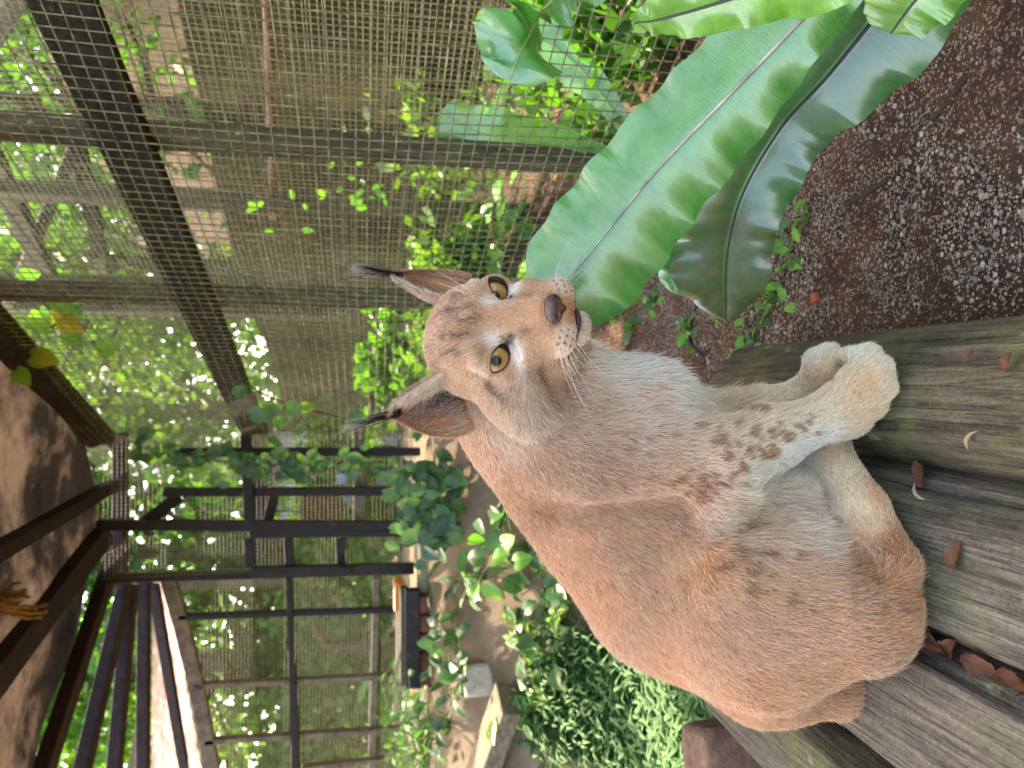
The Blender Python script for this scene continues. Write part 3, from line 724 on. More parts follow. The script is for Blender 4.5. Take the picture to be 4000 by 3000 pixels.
def head_color(p):
    q = toH(p); r = np.abs(q[:, 0]); f = q[:, 1]; u = q[:, 2]; sgn = q[:, 0]
    n1 = wob(p, 330); n2 = wob(p, 380, 1.0)
    c = np.tile(lin((216, 176, 136)), (len(p), 1))
    c = mixc(c, (214, 170, 128), blob(r, u, 0, -2, 1.4, 3.5))
    c = mixc(c, (196, 150, 108), .9 * smoothstep(2.5, 5.5, u))
    rr = r + .25 * n1
    c = mixc(c, (140, 94, 54), 1.0 * blob(rr, u, 1.25, 4.3, .45, 2.2) * (n2 > -.35))
    c = mixc(c, (140, 94, 54), .95 * blob(rr, u, 2.7, 4.6, .42, 1.5) * (n2 > -.3))
    c = mixc(c, (152, 104, 64), .9 * blob(rr, u, .0, 2.6, .7, 1.6) * (n1 > -.4))
    c = mixc(c, (206, 186, 160), .9 * smoothstep(3.8, 6.5, r) * smoothstep(1.5, -2.5, u))       # cheeks grey-cream
    c = mixc(c, (222, 208, 188), smoothstep(-6.5, -9, u))
    c = mixc(c, (246, 240, 230), blob(r, u, 1.95, .75, .7, .95) * 1.25)                          # white inner brow
    c = mixc(c, (226, 208, 184), .8 * blob(r, u, 4.2, 1.8, 1.3, .6))
    c = mixc(c, (246, 238, 226), 1.25 * blob(r, u + .25 * (r - 3.4), 3.5, -1.75, 1.5, .5))                          # white below the eye
    c = mixc(c, (70, 44, 34), 1.1 * blob(r, u, 1.95, -1.05, .32, .45))                      # inner corner streak
    c = mixc(c, (160, 110, 66), .8 * blob(r, u, 1.75, -2.4, .45, .9)); c = mixc(c, (172, 132, 92), .6 * blob(r, u, 4.4, -3.2, 1.0, .7))
    for k in range(9):                                                                             # stripe from the outer corner over the cheek
        t = k / 8; c = mixc(c, (96, 64, 42), .85 * blob(r, u, 5.3 + 1.7 * t, .75 - 1.6 * t, .26, .26) * (f < 1.5))
    for k in range(8):
        t = k / 7; c = mixc(c, (120, 84, 54), .55 * blob(r, u, 4.4 + 2.6 * t, -4.0 - 1.6 * t, .5, .45))
    c = mixc(c, (158, 112, 70), .5 * blob(r, u, 6.6, -1.2, 1.2, 1.2))
    mz = smoothstep(1.0, 2.2, f) * smoothstep(.9, 1.7, r) * smoothstep(-4.6, -5.4, u)
    c = mixc(c, (232, 212, 186), mz)
    c = mixc(c, (226, 182, 138), blob(r, u, 0, -3.6, 1.3, 1.2) * (f > 1))
    c = mixc(c, (228, 212, 190), smoothstep(1.0, 2.0, f) * smoothstep(-7.6, -8.2, u))
    for (a, b) in ((1.9, -5.4), (2.5, -5.3), (3.05, -5.15), (1.75, -6.0), (2.35, -5.95), (2.95, -5.8), (1.95, -6.6), (2.6, -6.5), (3.15, -6.35)):
        c = mixc(c, (84, 52, 36), .95 * smoothstep(.17, .07, np.hypot(r - a, u - b)) * (f > 1.2))
    c = mixc(c, (120, 70, 44), .8 * blob(r, u, 1.25, -4.75, .28, .55) * (f > 2.5))                 # line beside the nose
    c = mixc(c, (40, 28, 24), smoothstep(.34, .16, np.abs(u + 7.42 - .05 * r * r)) * (f > .4) * (r < 3.2) * smoothstep(3.2, 2.2, r))
    return c
EYE = {s: H(s * 3.45, -.62, 0) for s in (-1, 1)}

# ---- materials
def fur_mat():
    m = Mat('lynx_fur', rough=.62, spec=.25)
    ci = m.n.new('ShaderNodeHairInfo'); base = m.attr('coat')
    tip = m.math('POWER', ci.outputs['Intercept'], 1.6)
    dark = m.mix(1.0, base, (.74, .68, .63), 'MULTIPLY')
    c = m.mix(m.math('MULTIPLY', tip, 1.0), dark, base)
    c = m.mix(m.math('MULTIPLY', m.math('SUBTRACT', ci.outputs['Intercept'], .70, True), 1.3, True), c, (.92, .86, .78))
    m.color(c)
    m.translucent(c, .28)
    return m.m
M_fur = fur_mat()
M_skin = Mat('lynx_skin', rough=.9, spec=.1); M_skin.color(M_skin.mix(1.0, M_skin.attr('coat'), (.6, .54, .5), 'MULTIPLY')); M_skin = M_skin.m

lynx = empty('lynx', tuple(map(float, Pz(3300, 2000, LOGTOP))))
tag(lynx, 'tawny lynx with black ear tufts sitting on the weathered logs, face turned to viewer', 'lynx')

eV = [ears[-1][0], ears[1][0]]
allV = np.vstack([bV, hV] + eV)
o1, o2, o3 = len(bV), len(bV) + len(hV), len(bV) + len(hV) + len(eV[0])
faces = [tuple(f) for f in bF] + [tuple(f) for f in hF + o1] + [tuple(i + o2 for i in f) for f in ears[-1][1]] + [tuple(i + o3 for i in f) for f in ears[1][1]]
bodyo = link_mesh('body', allV, faces, M_skin, lynx)
def coat_color(p, kind):
    return {'b': body_color, 'h': head_color}[kind](p)
def ear_color(v, inside, info, sgn):
    base, tip, ax, W, O = info; q = toH(v) - base; L = np.linalg.norm(tip - base)
    s = (q @ ax) / L; t = (q @ W)
    hwid = 4.3 * (1 - np.clip(s, 0, 1) ** 2.1) ** .85 + .15; e = np.abs(t - 0) / hwid
    c = np.tile(lin((150, 120, 100)), (len(v), 1)); o = ~inside
    c[o] = lin((176, 152, 132))
    c = mixc(c, (54, 37, 32), inside * .9 * smoothstep(.62, .30, s) * smoothstep(.60, .25, e))
    c = mixc(c, (20, 17, 17), o * smoothstep(.55, .68, s))
    c = mixc(c, (206, 160, 118), inside * smoothstep(.62, .92, e))
    c = mixc(c, (210, 166, 124), inside * smoothstep(.74, .9, s))
    c = mixc(c, (168, 134, 108), inside * .6 * smoothstep(.35, .6, s))
    return c
att = bodyo.data.attributes.new('coat', 'FLOAT_COLOR', 'POINT')
bc = body_color(bV); hc = head_color(hV)
cc = np.vstack([bc, hc] + [ear_color(ears[s][0], ears[s][2], ears[s][3], s) for s in (-1, 1)])
att.data.foreach_set('color', np.column_stack([cc, np.ones(len(cc))]).astype(np.float32).ravel())

# ---- fur strands
GB = []
def g(x0, y0, D0, x1, y1, D1): a = P(x0, y0, D0); b = P(x1, y1, D1); GB.append(((a + b) / 2, nrm(b - a)))
for a in ((1850, 1650, .76, 2050, 1780, .80), (2150, 1750, .79, 2350, 1900, .80), (2150, 1600, .76, 2400, 1660, .78), (2080, 2080, .86, 2250, 2350, .86), (2350, 2450, .86, 2600, 2650, .86),
          (2650, 2650, .86, 2900, 2790, .86), (2950, 2720, .85, 3200, 2760, .84), (3150, 2640, .80, 3380, 2640, .79), (2350, 2050, .80, 2600, 2200, .80), (2550, 2150, .80, 2800, 2330, .78),
          (2750, 2280, .73, 3000, 2420, .72), (2950, 2450, .74, 3250, 2500, .72), (3150, 2330, .70, 3450, 2350, .69), (2800, 2130, .73, 3020, 2230, .72), (3350, 2450, .71, 3520, 2430, .70),
          (2800, 1960, .80, 3050, 2040, .79), (3000, 2000, .79, 3250, 2110, .77), (2350, 1420, .78, 2620, 1510, .79), (2550, 1550, .78, 2800, 1610, .80), (2450, 1780, .76, 2750, 1850, .75),
          (2850, 1790, .75, 3120, 1670, .76), (3050, 1740, .77, 3200, 1700, .78), (3300, 1580, .76, 3420, 1440, .75), (3400, 1500, .74, 3490, 1430, .73), (2800, 1590, .85, 3100, 1520, .86), (3180, 1460, .84, 3260, 1370, .83),
          (3480, 2180, .72, 3380, 1990, .76), (3350, 1950, .77, 3230, 1780, .83), (2350, 2250, .83, 2550, 2420, .83), (2650, 1920, .80, 2900, 1960, .80)):
    g(*a)
GBp = np.array([a for a, b in GB]); GBd = np.array([b for a, b in GB])
GH = [((0, 5, -3), (0, -.6, 1)), ((0, 3, -.5), (0, -.5, 1)), ((0, .5, 3.5), (0, -.7, .8)), ((0, -3, 6), (0, -1, .35)), ((0, -8, 6), (0, -1, -.4)),
      ((3, .5, 2), (.5, -.5, .9)), ((2.0, 2, 0), (.9, -.4, .5)), ((5, -1, 1), (.8, -.7, .3)), ((3.5, .5, -2.2), (.8, -.5, -.45)), ((5.3, -1.5, -2.5), (.8, -.8, -.45)),
      ((2, 4, -4.5), (.9, -.5, -.1)), ((2.5, 4.0, -6), (.9, -.6, -.3)), ((1.0, 4.5, -6.6), (.6, -.3, -.7)), ((0, 4, -8.5), (0, -.3, -1)), ((2, 1.5, -9), (.3, -.6, -.8)),
      ((5, -3, -6), (.6, -.6, -.7)), ((8, -5.5, -4), (.5, -.7, -.7)), ((6, -7, -8), (.3, -.5, -.9)), ((0, -3, -9), (0, -.5, -.9)), ((6, -7, 1), (.5, -.8, -.3)), ((5, -6, 4.5), (.3, -.6, .3))]
GH = GH + [((-a[0], a[1], a[2]), (-b[0], b[1], b[2])) for a, b in GH if a[0]]
GHp = np.array([H(*a) for a, b in GH]); GHd = nrm(np.array([b for a, b in GH], float)) @ HM.T
def field(p, gp, gd, pw=3.0):
    d2 = ((p[:, None, :] - gp[None]) ** 2).sum(2); w = 1.0 / (d2 + 2e-4) ** (pw / 2 + .3)
    return nrm(w @ gd)
def sample(V, F, n, wfun):
    F = np.asarray(F); T = np.vstack([F[:, [0, 1, 2]], F[:, [0, 2, 3]]])
    a, b, c = V[T[:, 0]], V[T[:, 1]], V[T[:, 2]]
    N = np.cross(b - a, c - a); A = np.linalg.norm(N, axis=1) / 2; N = nrm(N)
    w = A * wfun((a + b + c) / 3, N); cum = np.cumsum(w); k = np.searchsorted(cum, rng.random(n) * cum[-1])
    u = rng.random((n, 2)); fl = u.sum(1) > 1; u[fl] = 1 - u[fl]
    return a[k] + u[:, :1] * (b[k] - a[k]) + u[:, 1:] * (c[k] - a[k]), N[k]
def grad(f, p, e=.003):
    G = np.stack([f(p + e * np.eye(3)[i]) - f(p - e * np.eye(3)[i]) for i in range(3)], 1); return nrm(G)
def facing(c, N):
    v = nrm(CAM - c); d = (N * v).sum(1); return np.where(d > -.25, 1.0, .22)
def lenmap(p, table, pw=2.0):
    x, y = proj(p); T = np.array(table, float)
    w = 1.0 / (((x[:, None] - T[:, 0]) ** 2 + (y[:, None] - T[:, 1]) ** 2) + 400.0) ** pw
    return (w @ T[:, 2]) / w.sum(1)
BL = [(1900, 1750, 18), (2100, 1600, 26), (2100, 2100, 18), (2400, 2450, 18), (2850, 2780, 18), (3300, 2750, 18), (2400, 1950, 18), (2500, 2200, 20), (2300, 1700, 22), (2350, 1400, 36), (2550, 1450, 40), (2750, 1530, 36), (2600, 1650, 26),
      (2600, 1850, 18), (2850, 1830, 15), (2950, 1880, 16), (3050, 1720, 12), (3200, 1680, 12), (3400, 1480, 13), (3300, 1600, 13), (3230, 1400, 13), (2900, 1600, 24), (3050, 1540, 12), (2900, 1990, 34), (3080, 2010, 44), (3230, 2110, 40), (3320, 2180, 26),
      (2780, 2180, 28), (2900, 2260, 26), (3000, 2420, 22), (3300, 2400, 22), (3500, 2300, 24), (3560, 2400, 24), (3350, 1950, 8), (3230, 1780, 8), (3480, 2130, 12), (3420, 1950, 9)]
ST_P, ST_C, ST_R = [], [], []
def strands(p, N, T, L, lift, col, rad, curl=.12, npt=5):
    n = len(p)
    jit = rng.normal(0, 1, (n, 3))
    lowf = np.column_stack([wob(p, 160, 1.0), wob(p, 160, 4.0), wob(p, 160, 7.0)])
    T = T - N * (T * N).sum(1)[:, None]; T = nrm(nrm(T) + .13 * jit + .15 * lowf); T = nrm(T - N * (T * N).sum(1)[:, None])
    lf = (lift * (1 + .35 * rng.normal(0, 1, n)) + .12 * lowf[:, 0])[:, None]
    B = np.cross(N, T); cb = rng.normal(0, curl, n)[:, None]
    s = np.linspace(0, 1, npt)[None, :, None]
    d0 = N * np.sin(lf)[:, None] if False else None
    X = p[:, None, :] + L[:, None, None] * (s * (np.cos(lf)[:, None] * T[:, None, :] + np.sin(lf)[:, None] * N[:, None, :]) + s * s * (cb[:, None] * B[:, None, :] - .16 * N[:, None, :]))
    X[..., 2] = np.maximum(X[..., 2], LOGTOP + .002) if X[..., 2].min() < LOGTOP + .05 else X[..., 2]
    ST_P.append(X); ST_C.append(col); ST_R.append(np.full(n, 1.0) * rad)
def vary(c, amt=.16):
    n = len(c); k = np.exp(rng.normal(0, amt, n))[:, None]
    c = c * k; t = rng.random(n)
    c = np.where((t < .12)[:, None], c * np.array([.66, .60, .55]), c)
    c = np.where((t > .86)[:, None], c + (lin((236, 222, 204)) - c) * .55, c)
    return np.clip(1.0 * np.power(np.clip(c, .002, .95), 1.07), .004, .92)
NBODY = int(390000 * FUR_Q)
p, N = sample(bV, bF, NBODY, facing)
keep = (head_sdf(p) > -.004) & (p[:, 2] > LOGTOP + .006); p = p[keep]
N = grad(body_sdf, p)
T = field(p, GBp, GBd); L = .58 * lenmap(p, BL) / 1000.0 * np.exp(rng.normal(0, .18, len(p)))
x_, y_ = proj(p)
lift = .36 + .16 * smoothstep(.02, .04, L)
strands(p, N, T, L, lift, vary(body_color(p)), .00019)
# head
NHEAD = int(190000 * FUR_Q)
p, N = sample(hV, hF, NHEAD, facing)
q = toH(p); qa = np.abs(q[:, 0])
eye_d = np.minimum(np.linalg.norm(p - EYE[-1], axis=1), np.linalg.norm(p - EYE[1], axis=1)) * 100
nose = np.linalg.norm((q - np.array([0, 5.35, -4.75])) / np.array([1.3, 1.2, 1.05]), axis=1)
keep = (body_sdf(p) > -.012) & (almond(np.column_stack([qa, q[:, 1], q[:, 2]])) > np.where((eye_d < 3.2) & (q[:, 1] > -1.5), 1.10, 0.0)) & (nose > 1.0)
p = p[keep]; q = q[keep]; N = grad(head_sdf, p, .002)
hl = np.full(len(p), 8.5)
hl = hl + 3.5 * smoothstep(1, 5, q[:, 2]) + 24 * smoothstep(4.5, 7.5, np.abs(q[:, 0])) * smoothstep(0, -3, q[:, 2]) + 22 * smoothstep(-2.5, -7, q[:, 1]) * smoothstep(1, -3, q[:, 2]) + 8 * smoothstep(-7.5, -9.5, q[:, 2])
hl = hl * (1 - .42 * smoothstep(0, 3.5, q[:, 1])) * (1 - .5 * blob(np.abs(q[:, 0]), q[:, 2], 3.5, 0, 1.9, 1.9)) * .72
strands(p, N, field(p, GHp, GHd, 2.6), hl / 1000 * np.exp(rng.normal(0, .15, len(p))), np.full(len(p), .40), vary(head_color(p), .12), .00019)
# ears
for sg in (-1, 1):
    V, F, ins, info = ears[sg]; base, tip, ax, W, O = info
    axw = nrm(HM @ ax); Ow = nrm(HM @ O); Ww = nrm(HM @ W)
    p, N = sample(V, [f for f in F], int(22000 * FUR_Q), lambda c, n: np.ones(len(c)))
    q = toH(p) - base; s = (q @ ax) / np.linalg.norm(tip - base)
    kk = s > -.06; p = p[kk]; N = N[kk]; s = s[kk]; q = q[kk]
    inside = (N @ Ow) > -0.35
    c = ear_color(p, inside, info, sg)
    strands(p, N, np.tile(axw, (len(p), 1)), np.where(inside, .007, .006) * np.exp(rng.normal(0, .2, len(p))), np.full(len(p), .28), vary(c, .12), .00019)
    # pale fringe from the front edge, falling across the opening
    n = int(4200 * FUR_Q); s = rng.random(n) ** 1.2 * .80; ff = np.where(rng.random(n) < .72, 1, -1)
    edge = []
    ns, nt = 18, 15
    Vg = V[:ns * nt].reshape(ns, nt, 3)
    fwd_edge = 0 if (Vg[4, 0] - Vg[4, nt - 1]) @ (HM @ np.array([-sg * .5, 1, 0])) > 0 else nt - 1
    inn = (1 if fwd_edge == 0 else -1)
    si = (s * (ns - 1)); i0 = si.astype(int); fr = (si - i0)[:, None]
    jj = rng.integers(1, 6, n)
    jx = np.where(ff > 0, fwd_edge + inn * jj, (nt - 1 - fwd_edge) - inn * np.minimum(jj, 2))
    pe = Vg[i0, jx] * (1 - fr) + Vg[np.minimum(i0 + 1, ns - 1), jx] * fr
    across = nrm(Vg[3, nt // 2] - Vg[3, fwd_edge])
    dirn = nrm(axw[None] * .75 + np.where(ff > 0, 1, -1)[:, None] * (Ww * np.sign(Ww @ across))[None] * .55 + Ow[None] * .35)
    c = np.tile(lin((228, 212, 188)), (n, 1)); c[ff < 0] = lin((206, 182, 156))
    strands(pe, np.tile(Ow, (n, 1)), dirn, .0115 * np.exp(rng.normal(0, .3, n)) * np.where(ff > 0, 1, .5), np.full(n, .35), vary(c, .15), .00020)
allP = [a for a in ST_P]; n_tot = sum(len(a) for a in allP)
def make_hair(name, Ps, cols, rads, parent, mat, taper=True):
    cu = bpy.data.hair_curves.new(name); sizes = []
    for a in Ps: sizes += [a.shape[1]] * len(a)
    cu.add_curves(sizes)
    pos = np.vstack([a.reshape(-1, 3) for a in Ps]).astype(np.float32)
    cu.attributes['position'].data.foreach_set('vector', pos.ravel()) if 'position' in cu.attributes else cu.position_data.foreach_set('vector', pos.ravel())
    rr = np.concatenate([(r[:, None] * np.array([1.0, 1.0, .9, .65, .16][:a.shape[1]])[None]).ravel() for a, r in zip(Ps, rads)]).astype(np.float32)
    ra = cu.attributes.get('radius') or cu.attributes.new('radius', 'FLOAT', 'POINT')
    ra.data.foreach_set('value', rr)
    ca = cu.attributes.new('coat', 'FLOAT_COLOR', 'CURVE'); c = np.vstack(cols)
    ca.data.foreach_set('color', np.column_stack([c, np.ones(len(c))]).astype(np.float32).ravel())
    cu.materials.append(mat)
    o = bpy.data.objects.new(name, cu); COL.objects.link(o); attach(o, parent); return o
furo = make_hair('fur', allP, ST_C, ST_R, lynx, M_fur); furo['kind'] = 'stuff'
scene.cycles_curves.shape = 'RIBBONS'
scene.cycles_curves.subdivisions = 2

# black ear tufts
for sg, tt in ((-1, (-9.1, -7.2, 15.3)), (1, (8.4, -6.8, 15.0))):
    base, tip, ax, W, O = ears[sg][3]; n = int(170); a = H(*(tip - ax * .9)); b = H(*tt)
    p = a + rng.normal(0, .0018, (n, 3)); d = b - a; Lr = np.linalg.norm(d)
    s = np.linspace(0, 1, 5)[None, :, None]; ln = rng.uniform(.45, 1.05, n)[:, None, None]
    off = rng.normal(0, .0030, (n, 1, 3)); bend = (HM @ np.array([-sg * .2, -.3, 0])) * .006
    X = p[:, None, :] + s * ln * d + s * s * off + (s - s * s) * bend * -4 * .5
    c = np.tile(lin((20, 17, 17)), (n, 1)); c[rng.random(n) < .10] = lin((150, 130, 100))
    make_hair('ear_tuft', [X], [c], [np.full(n, .00026)], lynx, M_fur)

# ---- eyes
M_eye = Mat('lynx_eye', rough=.08, spec=.22)
gco = M_eye.coord('Object'); sep = M_eye.n.new('ShaderNodeSeparateXYZ'); M_eye.l.new(gco, sep.inputs[0])
rad = M_eye.math('SQRT', M_eye.math('ADD', M_eye.math('POWER', sep.outputs[0], 2.0), M_eye.math('POWER', sep.outputs[1], 2.0)))
ang = M_eye.math('ARCTAN2', sep.outputs[1], sep.outputs[0])
cmb = M_eye.n.new('ShaderNodeCombineXYZ'); M_eye.l.new(M_eye.math('MULTIPLY', ang, 6.0), cmb.inputs[0]); M_eye.l.new(M_eye.math('MULTIPLY', rad, 90.0), cmb.inputs[1])
nz = M_eye.noise(cmb.outputs[0], 2.2, 3)
rn = M_eye.math('ADD', M_eye.math('DIVIDE', rad, .0175), M_eye.math('MULTIPLY', M_eye.math('SUBTRACT', nz, .5), .05))
iris = M_eye.ramp(rn, [(0.0, (.004, .004, .005)), (.275, (.004, .004, .005)), (.31, lc(120, 82, 34)[:3]), (.42, lc(146, 114, 62)[:3]), (.64, lc(152, 124, 76)[:3]), (.745, lc(96, 70, 36)[:3]), (.79, lc(26, 18, 14)[:3]), (1.0, lc(60, 44, 36)[:3])])
iris = M_eye.mix(M_eye.math('MULTIPLY', nz, .35), iris, (.35, .22, .08), 'MULTIPLY'); M_eye.color(iris); M_eye.inp('Coat Weight', .08); M_eye.inp('Coat Roughness', .05); M_eye = M_eye.m
M_lid = Mat('lynx_eyelid', rough=.6, spec=.25).color(lc(30, 21, 19)).m
M_nose = Mat('lynx_nose', rough=.5, spec=.4)
nn = M_nose.coord('Object'); M_nose.color(M_nose.ramp(M_nose.noise(nn, 260, 5, .7), [(.35, lc(36, 26, 24)[:3]), (.52, lc(80, 56, 50)[:3]), (.75, lc(112, 78, 68)[:3])])); M_nose.bump(M_nose.voro(nn, 900), .5, .0006); M_nose = M_nose.m
M_lip = Mat('lynx_lip', rough=.4, spec=.4).color(lc(40, 28, 27)).m
for sg in (-1, 1):
    c = EYE[sg]; gaze = nrm((CAM + np.array([-.06, .05, .03])) - c)
    zx = Vector(gaze); rot = zx.to_track_quat('Z', 'Y').to_matrix()
    me = bpy.data.meshes.new('eye'); bm = bmesh.new(); bmesh.ops.create_uvsphere(bm, u_segments=40, v_segments=28, radius=.0175)
    for v in bm.verts:
        if v.co.z > .012: v.co.z += .0012 * smoothstep(.012, .0175, np.array(v.co.z))     # cornea bulge
    bm.to_mesh(me); bm.free(); me.shade_smooth(); me.materials.append(M_eye)
    eo = bpy.data.objects.new('eye', me); COL.objects.link(eo); eo.parent = lynx
    eo.matrix_parent_inverse = world_of(lynx).inverted(); eo.matrix_basis = Matrix.Translation(Vector(c)) @ rot.to_4x4()
    # lids: ring round an almond opening on a slightly larger ball
    n = 48; V = []; F = []
    for ring, (rr, sc) in enumerate(((.0172, .985), (.0181, .985), (.0187, 1.01), (.0189, 1.05), (.0170, 1.13))):
        for k in range(n):
            t = 2 * math.pi * k / n; m_ = almond_pt(t); am = sc * m_ + (0 if ring < 2 else .8 * (ring - 1))
            loc = almond_dir(am * math.cos(t), am * math.sin(t)); loc[0] *= sg
            V.append(c + HM @ loc * rr)
    for r0 in range(4):
        for k in range(n):
            a = r0 * n + k; b = r0 * n + (k + 1) % n; F.append((a, b, b + n, a + n) if sg > 0 else (a + n, b + n, b, a))
    link_mesh('eyelid', V, F, M_lid, eo)

# ---- nose leather and lips
def nose_sdf(p):
    q = toH(p).copy(); s = q[:, 0].copy(); q[:, 0] = np.abs(q[:, 0])
    d = sd_ell(q, (0, 5.08, -4.45), (1.2, .92, .70))
    d = smin(d, sd_ell(q, (.72, 4.92, -4.85), (.70, .72, .68)), .35)
    d = smin(d, sd_ell(q, (0, 5.05, -5.28), (.46, .6, .68)), .4)
    n = sd_cap(q, (.62, 6.2, -5.15), (1.15, 4.9, -4.75), .20, .26)
    d = np.maximum(d, -n)
    sl = sd_cap(q, (0, 5.75, -4.7), (0, 5.4, -6.2), .05, .08)
    return smin(np.maximum(d, -sl), d + .3, .05) / 100.0
c0 = H(0, 5.0, -4.9); nV, nF = surface_nets(nose_sdf, c0 - .026, c0 + .026, .0011)
link_mesh('nose', nV, nF, M_nose, lynx)
lip = [];
for k in range(19):
    t = -1 + 2 * k / 18; ff = 3.75 - 3.4 * abs(t) ** 1.8; uu = -7.45 + .45 * abs(t) ** 1.5
    lip.append(H(t * 3.1 - .55, ff, uu))
V, F = tube_geo(lip, [.0008 + .0016 * (1 - (2 * k / 18 - 1) ** 2) for k in range(19)], 8); link_mesh('lip', V, F, M_lip, lynx)
# ---- whiskers
M_wh = Mat('lynx_whisker', rough=.35, spec=.4).color((.85, .82, .76)).m
_wr = random.Random(5)
for sg in (-1, 1):
    for k in range(10):
        r0 = 1.9 + (k % 4) * .42; u0 = -5.3 - (k // 4) * .55; st = np.array([sg * r0, 4.2 - .35 * (k % 4), u0])
        d = nrm(np.array([sg * (1.0), -.35 + .25 * _wr.random(), -.05 - .42 * _wr.random() - .10 * (k // 4)])); Ln = _wr.uniform(4.0, 8.0)
        pts = [H(*(st + d * Ln * s + np.array([0, -.9, -1.7]) * s * s * _wr.uniform(.9, 1.1))) for s in np.linspace(0, 1, 8)]
        V, F = tube_geo(pts, [.00014 * (1 - s * .9) for s in np.linspace(0, 1, 8)], 4); link_mesh('whisker', V, F, M_wh, lynx)
    for k in range(2):
        st = np.array([sg * (2.6 + .5 * k), .9, 2.6]); d = nrm(np.array([sg * (.3 + .2 * k), .35, 1.0]))
        pts = [H(*(st + d * 4.2 * s + np.array([sg * .5, -1.6, 0]) * s * s)) for s in np.linspace(0, 1, 7)]
        V, F = tube_geo(pts, [.0002 * (1 - s * .9) for s in np.linspace(0, 1, 7)], 4); link_mesh('whisker', V, F, M_wh, lynx)
print('lynx strands', n_tot)
# ================================================================== bird's nest fern
def frond_mat(name, top, low, decay=0.0, rough=.28):
    m = Mat(name, rough=rough, spec=.5)
    st = m.attr('st'); sp = m.n.new('ShaderNodeSeparateColor'); m.l.new(st, sp.inputs[0])
    s, t = sp.outputs[0], sp.outputs[1]
    cb = m.n.new('ShaderNodeCombineXYZ'); m.l.new(m.math('MULTIPLY', s, 420.0), cb.inputs[0]); m.l.new(m.math('MULTIPLY', t, 3.0), cb.inputs[1])
    vein = m.noise(cb.outputs[0], 1.0, 3, .6)
    cb2 = m.n.new('ShaderNodeCombineXYZ'); m.l.new(m.math('MULTIPLY', s, 14.0), cb2.inputs[0]); m.l.new(m.math('MULTIPLY', t, 2.0), cb2.inputs[1])
    big = m.noise(cb2.outputs[0], 1.0, 5, .6)
    c = m.ramp(big, [(.3, top[:3]), (.7, low[:3])])
    vr = m.ramp(vein, [(.36, (0, 0, 0)), (.64, (1, 1, 1))])
    c = m.mix(m.math('MULTIPLY', vr, .42), c, (.45, .55, .4), 'MULTIPLY')
    if decay:
        dm = m.math('MULTIPLY', m.ramp(m.math('ADD', m.math('MULTIPLY', m.noise(m.coord('Object'), 16, 5, .65), .7), m.math('MULTIPLY', s, .42)), [(.62, (0, 0, 0)), (.74, (1, 1, 1))]), decay)
        c = m.mix(dm, c, m.ramp(m.noise(m.coord('Object'), 60, 4), [(.3, lc(58, 40, 24)[:3]), (.7, lc(128, 112, 70)[:3])]))
    m.color(c); m.inp('Coat Weight', .9); m.inp('Coat Roughness', .2); m.inp('Coat IOR', 1.85); m.inp('Specular IOR Level', .8)
    rr = m.math('ADD', m.math('MULTIPLY', vein, .16), rough - .05); m.inp('Roughness', rr)
    m.bump(vr, .35, .0012)
    m.translucent(m.mix(1.0, c, (1.4, 1.7, .7), 'MULTIPLY'), .25)
    return m.m
M_fr1 = frond_mat('frond_green', lc(58, 126, 50), lc(84, 154, 72), 0, .22)
M_fr2 = frond_mat('frond_dark', lc(36, 88, 42), lc(56, 116, 54), .55, .33)
M_fr3 = frond_mat('frond_bright', lc(78, 140, 40), lc(112, 170, 60), .25, .35)
M_rib = Mat('midrib', rough=.5, spec=.35); M_rib.color(M_rib.ramp(M_rib.noise(M_rib.coord('Object'), 40, 4), [(.3, lc(104, 92, 92)[:3]), (.7, lc(168, 166, 136)[:3])])); M_rib = M_rib.m
M_rib2 = Mat('dark_midrib', rough=.5, spec=.3).color(lc(44, 46, 48)).m
M_rib3 = Mat('green_midrib', rough=.5, spec=.3).color(lc(130, 160, 70)).m
